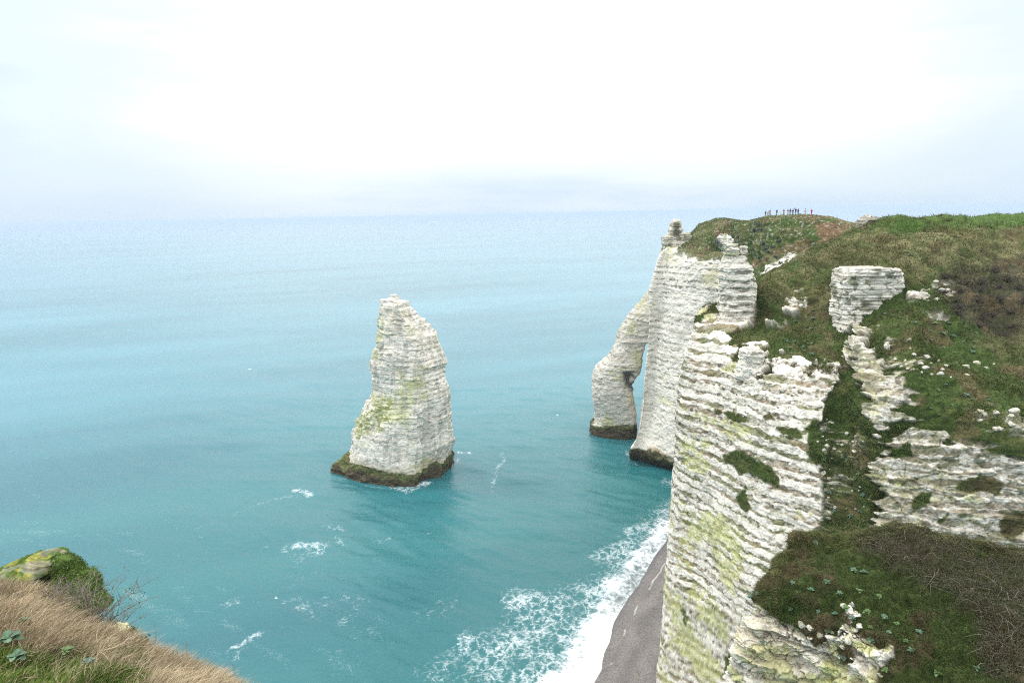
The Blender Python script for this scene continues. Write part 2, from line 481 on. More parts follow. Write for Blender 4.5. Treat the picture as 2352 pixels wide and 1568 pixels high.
build_needle()

# ------------------------------------------------------------------ rock arch leaning on the headland
def build_arch():
    AY = 253.0
    left = [(1512, 640), (1497, 655), (1488, 668), (1475, 690), (1462, 703), (1448, 716), (1432, 742), (1422, 757), (1412, 790), (1405, 806), (1390, 824), (1370, 843), (1361, 862), (1361, 905), (1366, 960), (1364, 968), (1356, 972), (1356, 990), (1354, 1010)]
    right = [(1560, 640), (1545, 700), (1530, 770), (1484, 781), (1476, 802), (1469, 830), (1456, 858), (1449, 880), (1446, 895), (1452, 920), (1456, 940), (1459, 968), (1460, 990), (1459, 1010)]
    z, xc, hw = rows_from_outline(left, right, AY, 420)
    hd = np.interp(z, [-6, 0, 22, 30, 45, 56, 62], [7.5, 7, 6.5, 6.5, 6, 4, 1.5])
    G = loft(z, xc, hw, AY-3*(z/55), np.minimum(hd, hw*0.95), 260, power=2.7, twist=-0.25)
    def disp(P):
        seam, r1, r2, s = strata(P, 1.9, 0.3, 2)
        f1, f2, _ = worley(P, (2.2, 2.2, 1.6), 6)
        low = 0.4+0.6*sstep(14, 24, P[:, 2])
        u, v = proj(P)
        cave = sstep(-4, 10, polydist(u, v, [(1428, 852), (1462, 852), (1455, 888), (1436, 892), (1430, 875)]))
        return (fbm(P, (7, 7, 9), 3, 61)-0.5)*1.6-seam*0.08*low+(r1-0.5)*0.14*low-0.08*(1-sstep(0.02, 0.2, f2-f1))+(fbm(P, (1.4, 1.4, 1), 3, 62)-0.5)*0.6-cave*2.2
    def colour(P):
        seam, r1, r2, s = strata(P, 1.9, 0.3, 2)
        c = rock_colour(P, seam*0.75*(0.3+0.7*sstep(14, 24, P[:, 2])), r2, lichen=0.0, grey=0.65, seed=63)*0.84
        u, v = proj(P); n = fbm(P, (2.5, 2.5, 2.5), 4, 64)
        top = sstep(-14, 8, linedist(u, v, left[1:8])*-1+10+(n-0.5)*26)
        c = mixc(c, (0.42, 0.41, 0.25), top*0.5*sstep(0.4, 0.6, n))
        dk = sstep(-3, 8, polydist(u, v, [(1432, 855), (1458, 850), (1462, 868), (1450, 890), (1432, 892)])+(n-0.5)*24)  # shade of the arch's underside, painted dark onto the chalk
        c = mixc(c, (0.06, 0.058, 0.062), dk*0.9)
        return tide_colour(P, c, 5.0, 66, rust=0.0, z2=3.5)
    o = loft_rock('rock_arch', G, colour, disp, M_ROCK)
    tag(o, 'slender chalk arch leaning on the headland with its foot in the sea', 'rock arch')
build_arch()

# ------------------------------------------------------------------ far headland: striped white wall and the grassy hill on it
def build_headland():
    def c(u, v, Y): return aty(u, v, Y)
    # columns: back, left edge, then to the right; rows: foot .. wall top .. slope .. ridge .. behind
    net = [
        [(62, 262, -4), atz(1450, 1060, -4)+[1, 1, 0], atz(1475, 1072, -4), atz(1553, 1090, -4), (66, 196, -4), (82, 182, -4), (104, 172, -4), (135, 168, -4)],
        [(62, 262, 4), c(1450, 1030, 223.7), c(1474, 1042, 220), c(1556, 1060, 208), (66, 196, 3), (82, 182, 3), (104, 172, 3), (135, 168, 3)],
        [(63, 262, 12), c(1469, 985, 224), c(1488, 992, 221), c(1560, 1000, 208), (67, 197, 14), (83, 183, 14), (105, 173, 14), (136, 168, 14)],
        [(64, 262, 27), c(1480, 895, 225), c(1500, 900, 222), c(1566, 905, 209), (68, 198, 28), (84, 184, 28), (106, 174, 28), (137, 169, 28)],
        [(65, 262, 45), c(1491, 775, 226), c(1513, 780, 223), c(1578, 785, 211), (70, 199, 44), (86, 186, 44), (108, 176, 44), (138, 171, 44)],
        [(66, 262, 58), c(1498, 665, 227), c(1522, 665, 224), c(1592, 665, 213), c(1680, 690, 200), c(1745, 700, 190), c(1850, 700, 180), (140, 173, 56)],
        [(67, 262, 66), c(1518, 592, 228), c(1540, 578, 226), c(1603, 596, 214), c(1672, 602, 203), c(1745, 655, 184), c(1850, 680, 172), (140, 176, 62)],
        [(68, 264, 69), c(1536, 576, 231), c(1560, 566, 229), c(1612, 570, 219), c(1675, 580, 209), c(1750, 610, 188), c(1850, 640, 176), (142, 180, 66)],
        [(70, 266, 73), c(1560, 562, 236), c(1575, 551, 234), c(1620, 535, 226), c(1685, 550, 207), c(1760, 560, 190), c(1860, 585, 181), c(1975, 590, 172)],
        [(73, 270, 78), c(1575, 552, 242), c(1588, 535, 240), c(1640, 506, 234), c(1692, 515, 209), c(1765, 512, 195), c(1870, 530, 185), c(1968, 533, 178)],
        [(76, 274, 79), c(1580, 550, 246), c(1600, 524, 246), c(1650, 503, 240), c(1712, 509, 212), c(1770, 499, 200), c(1880, 499, 190), c(1968, 516, 181)],
        [(82, 282, 79), c(1590, 548, 254), c(1615, 520, 256), c(1662, 503, 254), c(1722, 507, 225), c(1785, 498, 214), c(1890, 500, 203), c(1975, 516, 192)],
        [(96, 300, 70), (92, 290, 74), (95, 296, 76), (104, 300, 76), (112, 290, 77), (118, 275, 77), (128, 262, 77), (140, 250, 76)],
    ]
    net = np.array([[np.asarray(p, float) for p in r] for r in net])
    G = patch(net, 620, 520, roww=[0.6, 0.8, 1.3, 1.5, 1.3, 1.1, 0.5, 0.7, 0.7, 0.6, 0.5, 0.15], colw=[0.8, 0.8, 2.2, 2.4, 1.8, 1.6, 0.9])
    nr, nc = G.shape[:2]
    N = grid_normals(G).reshape(-1, 3); P = G.reshape(-1, 3)
    if np.mean(N[:, 1]) > 0: N = -N
    u, v = proj(P)
    n1 = fbm(P, (5, 5, 3), 4, 71); n2 = fbm(P, (1.3, 1.3, 0.8), 3, 72)
    rowp = np.repeat(spread(nr, [0.6, 0.8, 1.3, 1.5, 1.3, 1.1, 0.5, 0.7, 0.7, 0.6, 0.5, 0.15]), nc)
    turf = sstep(-6, 6, polydist(u, v, [(1555, 578), (1580, 582), (1605, 596), (1640, 599), (1662, 602), (1690, 620), (1735, 660), (1760, 680), (2050, 700), (2050, 470), (1560, 470), (1566, 556)])+(n1-0.5)*22+(n2-0.5)*12)
    turf = np.where(rowp > 6.3, np.maximum(turf, sstep(6.6, 7.4, rowp)), turf*(rowp > 4.5))
    scar = sstep(-4, 6, np.maximum(polydist(u, v, [(1815, 583), (1838, 595), (1825, 622), (1800, 628), (1760, 640), (1745, 625), (1775, 605), (1790, 590)]),
                 polydist(u, v, [(1757, 568), (1770, 562), (1776, 580), (1760, 592), (1748, 590)]))+(n1-0.5)*30)
    turf2 = turf*(1-scar*sstep(0.35, 0.55, n2+0.1))
    seam, r1, r2, s = strata(P, 2.0, 0.30, 7, warp=0.35, tilt=(0.02, 0.0))
    f1, f2, _ = worley(P, (2.4, 2.4, 1.7), 8)
    low = 0.35+0.65*sstep(16, 30, P[:, 2])
    dr = (fbm(P, (9, 9, 16), 3, 73)-0.5)*1.6-seam*0.07*low+(r1-0.5)*0.12*low-0.07*(1-sstep(0.02, 0.2, f2-f1))+(fbm(P, (1.6, 1.6, 1), 3, 74)-0.5)*0.5
    dt = (fbm(P, (7, 7, 5), 4, 75)-0.5)*1.6+(n2-0.5)*0.6
    dt = dt*(1-0.6*sstep(8.6, 9.6, rowp))
    disp = dr*(1-turf)+dt*turf
    c = rock_colour(P, seam*0.95*low, r2, lichen=0.0, grey=0.22, seed=76)
    c = mixc(c, OCHRE, 0.55*sstep(0, 1, (polydist(u, v, [(1600, 590), (1665, 600), (1660, 700), (1625, 720), (1600, 640)])+(n1-0.5)*60)/30))
    c = mixc(c, LICHEN, 0.5*sstep(0, 1, (polydist(u, v, [(1640, 620), (1665, 620), (1655, 720), (1610, 740), (1625, 690)])+(n1-0.5)*60)/25))
    c = tide_colour(P, c, 5.3, 77, rust=0.9, z2=4.0)
    g = mixc(np.tile(np.float32(GRASS), (len(P), 1)), GRASS2, sstep(0.4, 0.7, n1))
    g = mixc(g, STRAW, 0.55*sstep(0.5, 0.75, fbm(P, (4, 4, 6), 3, 78)))
    soil = sstep(-8, 12, polydist(u, v, [(1872, 510), (1925, 503), (1952, 522), (1940, 548), (1905, 560), (1868, 545)])+(n1-0.5)*34)
    soil = np.maximum(soil, 0.6*sstep(0.58, 0.75, fbm(P, (6, 6, 4), 3, 79)))
    g = mixc(g, (0.17, 0.10, 0.06), soil*0.85)
    g = g*(0.7+0.6*n2)[:, None]
    wf = sstep(0.78, 0.82, fbm(P, 0.5, 2, 80)); g = mixc(g, (0.5, 0.5, 0.45), wf*0.4)
    c = mixc(c, g, turf2)
    V = P+N*disp[:, None]
    o = mesh_np('headland', V, grid_faces(nr, nc), c, mat=M_ROCK)
    tag(o, 'far chalk headland with a striped white wall and a green hill on top', 'headland', kind='structure')
    return dict(P=V, N=N, u=u, v=v, turf=turf2, row=rowp)
HEADLAND = build_headland()

# ------------------------------------------------------------------ near cliff complex: layered wall, gully, buttress, grassy slope
W1 = [(1480, 640), (1600, 650), (1660, 690), (1665, 600), (1740, 640), (1730, 738), (1690, 752), (1668, 766), (1687, 790), (1687, 848), (1703, 844), (1709, 800), (1755, 798), (1757, 850), (1776, 861), (1800, 815), (1826, 837), (1862, 842), (1880, 832), (1893, 850), (1926, 838), (1926, 880), (1896, 919), (1889, 966), (1858, 990), (1862, 1040), (1880, 1081), (1886, 1134), (1889, 1205), (1850, 1222), (1830, 1300), (1780, 1500), (1780, 1900), (1300, 1900), (1300, 640)]
W2 = [[(1920, 747), (1940, 749), (1981, 758), (2004, 779), (2001, 796), (2016, 796), (2018, 823), (2048, 849), (2043, 864), (2069, 872), (2078, 899), (2110, 911), (2101, 934), (2087, 949), (2060, 972), (2057, 996), (2040, 1001), (2019, 1028), (1993, 1004), (1972, 981), (1981, 969), (1981, 934), (1972, 910), (1966, 861), (1934, 823), (1937, 764)],
      [(2019, 1030), (2040, 1020), (2062, 975), (2080, 962), (2120, 970), (2180, 985), (2180, 1010), (2230, 1020), (2330, 1035), (2420, 1050), (2420, 1300), (2010, 1290), (1993, 1171), (2004, 1142), (2004, 1069)],
      [(-900, -900), (-890, -900), (-890, -890)],
      [(2068, 713), (2088, 681), (2120, 660), (2122, 672), (2086, 713)], [(2106, 739), (2109, 710), (2144, 710), (2158, 719), (2144, 739)],
      [(1761, 739), (1776, 732), (1805, 728), (1782, 742)], [(1799, 710), (1826, 706), (1834, 713), (1817, 717)]]
RUBBLE = [[(1795, 684), (1840, 684), (1843, 697), (1805, 697)], [(2024, 777), (2059, 777), (2062, 795), (2117, 807), (2080, 817), (2040, 803)], [(2020, 810), (2090, 820), (2160, 835), (2220, 838), (2290, 838), (2245, 862), (2230, 885), (2150, 890), (2080, 875), (2050, 850)],
          [(1690, 850), (1790, 850), (1930, 840), (1930, 890), (1880, 890), (1780, 900), (1700, 880)], [(1880, 960), (1960, 975), (1990, 1010), (1960, 1060), (1880, 1060), (1862, 1000)], [(2230, 955), (2330, 950), (2352, 1010), (2250, 1010)], [(1865, 1110), (1930, 1110), (1900, 1220), (1860, 1220)],
          [(2140, 560+80), (2180, 650), (2190, 680), (2140, 700)]]
TURF_IN = [[(1660, 1045), (1700, 1028), (1735, 1050), (1775, 1075), (1795, 1110), (1785, 1127), (1755, 1110), (1715, 1085), (1680, 1062)], [(1683, 1138), (1715, 1115), (1722, 1165), (1700, 1170)], [(1590, 730), (1612, 710), (1660, 695), (1655, 715), (1625, 735), (1600, 745)], [(1625, 690), (1658, 672), (1655, 690), (1635, 705)], [(1850, 985), (1862, 960), (1880, 965), (1870, 1000)],
           [(1565, 1400), (1578, 1397), (1583, 1430), (1572, 1445)], [(2092, 1140), (2145, 1120), (2138, 1160), (2092, 1178)], [(2200, 1120), (2245, 1085), (2300, 1110), (2290, 1140)], [(2125, 1200), (2180, 1168), (2165, 1215)], [(2040, 1030), (2090, 1015), (2105, 1048), (2050, 1062)], [(2280, 1180), (2352, 1170), (2352, 1215), (2300, 1225)], 
           [(1740, 945), (1775, 950), (1790, 972), (1760, 970)], [(1795, 985), (1830, 985), (1850, 1010), (1810, 1005)], [(1640, 930), (1690, 950), (1720, 965), (1700, 972), (1650, 950)], [(1655, 1545), (1680, 1480), (1700, 1480), (1670, 1568)]]

def build_cliff():
    def c(u, v, Y): return aty(u, v, Y)
    net = [
        [c(1590, 1700, 128), c(1500, 1640, 106), c(1585, 1690, 97), c(1690, 1750, 88), c(1800, 1800, 80), c(1900, 1800, 76), c(2000, 1800, 68), c(2130, 1800, 62), c(2270, 1800, 56), c(2460, 1800, 52)],
        [c(1590, 1350, 130), c(1529, 1340, 110), c(1610, 1380, 99), c(1692, 1400, 90), c(1790, 1430, 84), c(1900, 1400, 80), c(2000, 1400, 76), c(2130, 1400, 74.5), c(2270, 1400, 73), c(2460, 1400, 71)],
        [c(1600, 1120, 131), c(1546, 1120, 112), c(1632, 1140, 102), c(1742, 1150, 92), c(1868, 1170, 85.5), c(1935, 1190, 83), c(2000, 1180, 79.5), c(2100, 1190, 78), c(2250, 1200, 76), c(2460, 1200, 74)],
        [c(1610, 930, 132), c(1558, 930, 113.5), c(1648, 950, 105), c(1752, 960, 96), c(1868, 980, 90), c(1930, 980, 89.3), c(1987, 965, 85), c(2080, 970, 83), c(2230, 1000, 80), c(2460, 1020, 77)],
        [c(1625, 800, 135), c(1578, 810, 115), c(1645, 800, 111), c(1735, 830, 103), c(1850, 845, 97), c(1932, 840, 96.3), c(1985, 800, 93), c(2090, 830, 90), c(2230, 870, 87), c(2460, 900, 83)],
        [c(1645, 730, 138), c(1603, 728, 119), c(1665, 735, 118.5), c(1738, 730, 116), c(1830, 725, 110), c(1920, 725, 107), c(2005, 705, 102), c(2110, 700, 99.5), c(2240, 740, 96), c(2460, 770, 92)],
        [c(1660, 715, 142), c(1625, 705, 128), c(1685, 690, 127), c(1745, 645, 126), c(1845, 607, 121), c(1925, 585, 118), c(2010, 588, 112), c(2110, 588, 110), c(2240, 612, 107), c(2460, 640, 103)],
        [c(1670, 725, 150), c(1640, 715, 138), c(1692, 700, 138), c(1752, 655, 137), c(1862, 596, 134), c(1942, 540, 131), c(2010, 511, 126), c(2110, 506, 124), c(2240, 505, 121), c(2460, 502, 118)],
        [c(1690, 745, 160), c(1665, 735, 152), c(1710, 715, 152), c(1765, 665, 152), c(1875, 604, 152), c(1955, 545, 152), c(2015, 513, 152), c(2110, 508, 150), c(2240, 507, 148), c(2460, 504, 145)],
    ]
    net = np.array([[np.asarray(p, float) for p in r] for r in net])
    roww = [0.5, 1.3, 1.3, 1.2, 1.1, 1.1, 0.9, 0.45]; colw = [0.7, 1, 1.2, 1.2, 0.9, 0.9, 1.1, 1.4, 1.5]
    G = patch(net, 820, 760, roww, colw)
    nr, nc = G.shape[:2]
    P = G.reshape(-1, 3); N = grid_normals(G).reshape(-1, 3)
    if np.mean(N[:, 0]) > 0: N = -N
    u, v = proj(P)
    n1 = fbm(P, (4, 4, 2.5), 4, 81); n2 = fbm(P, (0.9, 0.9, 0.6), 3, 82); n3 = fbm(P, (1.8, 1.8, 1.0), 3, 83)
    jag = (n1-0.5)*34+(n2-0.5)*14
    ch = polydist(u, v, W1)
    for p in W2: ch = np.maximum(ch, polydist(u, v, p))
    rub = np.full(len(P), -99.0)
    for p in RUBBLE: rub = np.maximum(rub, polydist(u, v, p))
    f1, f2, cid = worley(P, (1.1, 1.1, 0.75), 9)
    stone = sstep(0.06, 0.22, f2-f1)*(cid > 0.42)
    ledge = (fbm(P, (4, 4, 0.8), 4, 97)-0.5)*75*sstep(1900, 1980, u)*(1-sstep(-14, -2, polydist(u, v, W2[2])))
    crest = sstep(-5, 20, polydist(u, v, [(1670, 780), (1790, 780), (1935, 800), (1935, 905), (1800, 905), (1680, 880)])); ledge = ledge+(fbm(P, (1.6, 1.6, 0.8), 4, 97.5)-0.5)*85*crest
    chalkm = sstep(-3, 4, ch+jag*np.where(polydist(u, v, W2[2]) > -14, 0.25, 0.55)+ledge-8*sstep(1900, 1980, u)*(1-sstep(-14, -2, polydist(u, v, W2[2]))))
    rubm = sstep(-6, 8, rub+jag*1.6)*sstep(0.50, 0.58, fbm(P, (2.6, 2.6, 0.5), 4, 98))*(0.35+0.65*stone)
    ti = np.full(len(P), -99.0)
    for p in TURF_IN: ti = np.maximum(ti, polydist(u, v, p))
    tim = sstep(-3, 4, ti+(n1-0.5)*26+(n2-0.5)*10)
    cliffm = chalkm.copy(); chalkm = np.maximum(chalkm, 0.8*rubm)*(1-tim)
    # strata: thick white beds between vegetated rubble seams; they dip gently towards the camera low down
    lowk = 1-sstep(15, 45, P[:, 2])
    Q = P.copy(); Q[:, 2] = P[:, 2]+0.22*lowk*(P[:, 1]-100)
    seam, r1, r2, s = strata(Q, 1.5, 0.44, 10, warp=0.5, rag=0.45)
    right = sstep(1900, 1990, u)
    seam2, q1, q2, _ = strata(P, 1.15, 0.5, 12, warp=0.8, rag=0.6)
    block = sstep(0, 14, np.maximum(polydist(u, v, W2[2]), -50))
    seam3, _, _, _ = strata(P, 0.75, 0.5, 13, warp=0.2, rag=0.5)
    seam2 = np.where(block > 0.3, seam3*sstep(0.35, 0.6, fbm(P, (2, 2, 1.5), 3, 96))*1.2, seam2*0.9)
    seam = seam*(1-right)+seam2*right; r1 = r1*(1-right)+q1*right; r2 = r2*(1-right)+q2*right
    fr = fbm(P, (6, 6, 9), 3, 84)
    crack = 1-sstep(0.02, 0.16, f2-f1)
    g1, g2, gid = worley(P, (2.6, 2.6, 1.8), 14)
    crackb = 1-sstep(0.015, 0.12, g2-g1)
    dr = ((fr-0.5)*0.8 - seam*0.08+(r1-0.5)*0.12-crackb*(0.04+0.06*right)-crack*0.07*(0.3+0.7*seam)+((n3-0.5)*0.34+(fbm(P, (0.9, 0.9, 0.6), 4, 82.5, 0.65)-0.5)*0.42)*(0.35+0.65*np.maximum(seam, right*0.8))+0.3+(gid-0.5)*(0.12+0.2*right)+right*0.3
          - 0.22*sstep(0.60, 0.72, fbm(P, (3, 3, 18), 3, 85))*(1-right))
    dt = (fbm(P, (14, 14, 10), 2, 86.5)-0.5)*3.4*sstep(520, 580, v)*(u > 1720)+(fbm(P, (6, 6, 4), 4, 86)-0.5)*1.8+(n3-0.5)*0.7+(n2-0.5)*0.35-0.1
    sp = (P[:, 2]+(fbm(P, 7, 2, 96.5)-0.5)*3)/2.3; sp = sp-np.floor(sp)
    dr = dr+right*(1-block)*(0.6*sp-0.6*sstep(0.84, 0.98, sp)-0.2)
    cms = None
    disp = dr*cliffm+(dt+0.18*rubm)*(1-cliffm)+0.35*block
    # ---- colour
    c = rock_colour(P, np.zeros(len(P)), r2, lichen=0.0, grey=0.16, seed=87)
    sc = np.tile(np.float32((0.44, 0.40, 0.32)), (len(P), 1))
    sc = mixc(sc, (0.66, 0.63, 0.57), sstep(0.50, 0.60, fbm(P, (0.55, 0.55, 0.4), 3, 88.5)))
    sc = mixc(sc, (0.15, 0.125, 0.085), sstep(0.54, 0.66, fbm(P, (0.6, 0.6, 0.4), 3, 88)))
    veg = sstep(0.5, 0.68, fbm(P, (3.5, 3.5, 1.5), 3, 89))
    sc = mixc(sc, (0.15, 0.16, 0.05), veg*0.75)
    sc = mixc(sc, (0.30, 0.21, 0.13), 0.5*sstep(0.55, 0.7, fbm(P, (5, 5, 1.5), 3, 90)))
    spk = sstep(0.66, 0.74, fbm(P, (0.7, 0.7, 0.35), 3, 88.2))
    c = mixc(c, (0.20, 0.18, 0.14), spk*0.45)
    c = mixc(c, sc, seam*0.95)
    ly = fbm(P, (6, 6, 4), 3, 91)
    lz = sstep(-30, 60, np.maximum(polydist(u, v, [(1560, 1150), (1640, 1140), (1720, 1180), (1800, 1200), (1840, 1240), (1740, 1330), (1680, 1568), (1510, 1568), (1520, 1350)]), polydist(u, v, [(1600, 640), (1650, 640), (1650, 740), (1590, 760)])))
    lz = np.maximum(lz, 0.20*right*(1-block))
    lich = sstep(0.72-0.32*lz, 0.92-0.32*lz, ly+(n2-0.5)*0.5)
    c = mixc(c, LICHEN, 0.62*lich*(1-0.5*right))
    dirt = sstep(0.52, 0.66, fbm(P, (1.0, 1.0, 0.6), 4, 99, 0.6)); c = mixc(c, (0.27, 0.235, 0.16), dirt*(0.06+0.5*right)*(1-0.5*block))
    wd = sstep(0.66, 0.74, fbm(P, (1.3, 1.3, 0.7), 4, 99.5, 0.6)); c = mixc(c, (0.09, 0.105, 0.035), wd*(0.35+0.35*right)*(1-block))
    c = mixc(c, OCHRE, 0.20*right*(1-0.7*block)*sstep(0.5, 0.7, fbm(P, (5, 5, 3), 3, 92)))
    c = mixc(c, SEAM, crackb*(0.12+0.25*right)*sstep(0.4, 0.6, n3))
    c = c*(1-0.12*right)[:, None]
    # ---- turf colours by place
    g = mixc(np.tile(np.float32(GRASS), (len(P), 1)), GRASS2, sstep(0.4, 0.7, n1))
    def zone(poly, soft=40, j=70): return sstep(-soft, soft, polydist(u, v, poly)+(n1-0.5)*j)
    fib = fbm(P+np.stack([0*u, 0*u, 0.5*P[:, 0]], -1), (1.2, 4.5, 1.2), 3, 93)
    straw = np.maximum(zone([(1950, 530), (2352, 520), (2420, 640), (2230, 640), (2100, 640), (1900, 620), (1860, 640), (1800, 700), (1750, 660), (1850, 600)]), 0.8*zone([(1880, 660), (1915, 660), (1920, 860), (1870, 850)], 20))
    g = mixc(g, STRAW, straw*(0.25+0.75*sstep(0.35, 0.7, fib)))
    dark = zone([(2165, 620), (2352, 600), (2420, 760), (2260, 770), (2170, 740), (2140, 680)], 25)
    g = mixc(g, BRAMBLE, dark*0.6)
    brown = np.maximum(zone([(2200, 770), (2420, 740), (2420, 900), (2270, 850)], 30), 0.8*zone([(2230, 1090), (2352, 1090), (2352, 1260), (2250, 1240)], 20))
    brown = np.maximum(brown, 0.75*zone([(1880, 640), (1920, 640), (1915, 740), (1880, 760), (1820, 820)], 15))
    g = mixc(g, (0.13, 0.11, 0.055), brown*(0.15+0.45*n1))
    g = mixc(g, SOIL, 0.6*sstep(0.6, 0.75, fbm(P, (3, 3, 3), 3, 94)))
    ridge = zone([(2000, 495), (2420, 490), (2420, 515), (2000, 525)], 6, 10)
    g = mixc(g, (0.06, 0.115, 0.022), ridge*0.8)
    g = g*(0.72+0.55*fbm(P, 0.6, 3, 95))[:, None]
    c = mixc(g, c, chalkm)
    c = np.clip(c, 0.01, 0.85)
    V = P+N*disp[:, None]
    o = mesh_np('cliff', V, grid_faces(nr, nc), c, mat=M_ROCK)
    tag(o, 'near layered chalk cliff with grassy gully and slope', 'cliff', kind='structure')
    return dict(P=V, N=N, u=u, v=v, chalk=chalkm, dark=dark, straw=straw, brown=brown)
CLIFF = build_cliff()

# ------------------------------------------------------------------ near mound at lower right
def build_mound():
    def c(u, v, Y): return aty(u, v, Y)
    net = [
        [c(1830, 1330, 46), c(1860, 1330, 46), c(1920, 1300, 46), c(2000, 1290, 46), c(2100, 1280, 46), c(2220, 1300, 46), c(2352, 1320, 45), c(2560, 1330, 44)],
        [c(1835, 1250, 39), c(1845, 1227, 38), c(1915, 1240, 38), c(2005, 1224, 38), c(2095, 1204, 38), c(2220, 1246, 37), c(2352, 1272, 36), c(2560, 1285, 34)],
        [c(1825, 1270, 37), c(1800, 1268, 36.5), c(1885, 1258, 36.2), c(2000, 1246, 36), c(2100, 1228, 36), c(2220, 1265, 35), c(2352, 1292, 34), c(2560, 1305, 32)],
        [c(1800, 1370, 37), c(1748, 1352, 34.5), c(1860, 1342, 33.4), c(2000, 1335, 32.8), c(2110, 1330, 32.4), c(2220, 1345, 31.4), c(2352, 1365, 30.4), c(2560, 1380, 28.5)],
        [c(1790, 1450, 37), c(1720, 1430, 34), c(1850, 1430, 32.2), c(1990, 1430, 30.6), c(2110, 1430, 29.8), c(2220, 1440, 28.8), c(2352, 1455, 27.6), c(2560, 1470, 26)],
        [c(1780, 1530, 37), c(1694, 1520, 33.6), c(1840, 1530, 31.8), c(1990, 1530, 29.4), c(2110, 1535, 27.8), c(2220, 1545, 26.4), c(2352, 1555, 25.2), c(2560, 1570, 23.5)],
        [c(1760, 1680, 37), c(1672, 1680, 33.2), c(1840, 1690, 31.4), c(1990, 1680, 28.2), c(2110, 1690, 25.8), c(2220, 1700, 24), c(2352, 1710, 22.5), c(2560, 1720, 21)],
    ]
    net = np.array([[np.asarray(p, float) for p in r] for r in net])
    G = patch(net, 430, 560, roww=[0.3, 0.4, 1, 1.1, 1.1, 0.6], colw=[0.4, 1, 1.1, 1, 1, 1.1, 0.5])
    nr, nc = G.shape[:2]
    P = G.reshape(-1, 3); N = grid_normals(G).reshape(-1, 3)
    if np.mean(N[:, 1]) > 0: N = -N
    u, v = proj(P)
    n1 = fbm(P, 1.5, 4, 101); n2 = fbm(P, 0.4, 3, 102); n3 = fbm(P, 0.8, 3, 103)
    ch = polydist(u, v, [(1712, 1440), (1728, 1380), (1752, 1395), (1775, 1410), (1850, 1450), (1880, 1475), (1905, 1465), (1935, 1462), (1962, 1470), (1985, 1475), (2010, 1490), (2050, 1492), (2052, 1510), (2035, 1525), (2010, 1535), (2010, 1600), (1990, 1900), (1500, 1900), (1500, 1480)])
    col = polydist(u, v, [(1938, 1385), (1962, 1385), (1962, 1410), (1955, 1440), (1985, 1470), (1930, 1470), (1925, 1450), (1945, 1425)])
    jag = (n1-0.5)*40+(n2-0.5)*18
    W = P+np.stack([(fbm(P, 0.7, 3, 108)-0.5), (fbm(P, 0.7, 3, 109)-0.5), (fbm(P, 0.7, 3, 110)-0.5)], -1)*0.7
    f1, f2, cid = worley(W, (0.5, 0.5, 0.3), 15)
    g1, g2, gid = worley(W, (1.3, 1.3, 0.62), 16)
    chalkm = np.maximum(sstep(-4, 5, ch+jag*0.6), sstep(-3, 3, col+jag*0.12)*sstep(0.05, 0.15, f2-f1))
    ti = np.maximum(polydist(u, v, [(1800, 1400), (1845, 1400), (1880, 1425), (1895, 1470), (1870, 1480), (1850, 1450), (1815, 1430)]), polydist(u, v, [(1925, 1490), (1955, 1480), (1962, 1520), (1930, 1520)]))
    chalkm = chalkm*(1-sstep(-4, 4, ti+jag*0.5))
    seam, r1, r2, s = strata(P, 0.95, 0.45, 17, warp=0.35, rag=0.6)
    crackb = 1-sstep(0.01, 0.10, g2-g1); crack = 1-sstep(0.01, 0.12, f2-f1)
    dr = (fbm(P, 2.2, 3, 104)-0.5)*1.2-seam*0.22-crackb*0.16-crack*0.06+(gid-0.5)*0.34+(cid-0.5)*0.12+(fbm(P, 0.45, 5, 102.5, 0.62)-0.5)*0.40+0.12
    dt = (n1-0.5)*0.7+(n2-0.5)*0.18+(fbm(P, (0.8, 0.8, 0.6), 3, 113)-0.5)*0.45
    disp = dr*chalkm+dt*(1-chalkm)
    c = rock_colour(P*3, np.zeros(len(P)), r2, lichen=0.0, grey=0.28, seed=105)
    l = sstep(0.45, 0.62, fbm(P, (1.6, 1.6, 1.2), 3, 106)+(n2-0.5)*0.4)
    c = mixc(c, LICHEN, l*0.75)
    c = mixc(c, OCHRE, 0.5*sstep(0.5, 0.7, fbm(P, 2.0, 3, 107)))
    c = mixc(c, (0.26, 0.23, 0.18), seam*0.65*sstep(0.3, 0.6, n3)); c = mixc(c, (0.14, 0.12, 0.09), np.maximum(crackb*0.5*sstep(0.4, 0.6, n3), crack*0.22))
    g = mixc(np.tile(np.float32((0.042, 0.060, 0.016)), (len(P), 1)), (0.070, 0.055, 0.028), sstep(0.45, 0.7, n1))
    dk = sstep(-40, 60, polydist(u, v, [(1960, 1240), (2100, 1205), (2450, 1270), (2450, 1470), (2250, 1420), (2080, 1360)])+(n1-0.5)*170)
    dk2 = sstep(-40, 60, polydist(u, v, [(2230, 1400), (2450, 1400), (2450, 1600), (2230, 1600)])+(n1-0.5)*170)
    g = mixc(g, (0.042, 0.042, 0.02), np.maximum(dk, dk2*0.8)*0.75)
    g = g*(0.6+0.8*n2)[:, None]
    c = mixc(g, c, chalkm)
    V = P+N*disp[:, None]
    o = mesh_np('mound', V, grid_faces(nr, nc), np.clip(c, 0.01, 0.85), mat=M_NEAR)
    tag(o, 'near overgrown mound with a crumbling chalk edge at lower right', 'mound', kind='structure')
    return dict(P=V, N=N, u=u, v=v, chalk=chalkm, dark=np.maximum(dk, dk2))
MOUND = build_mound()

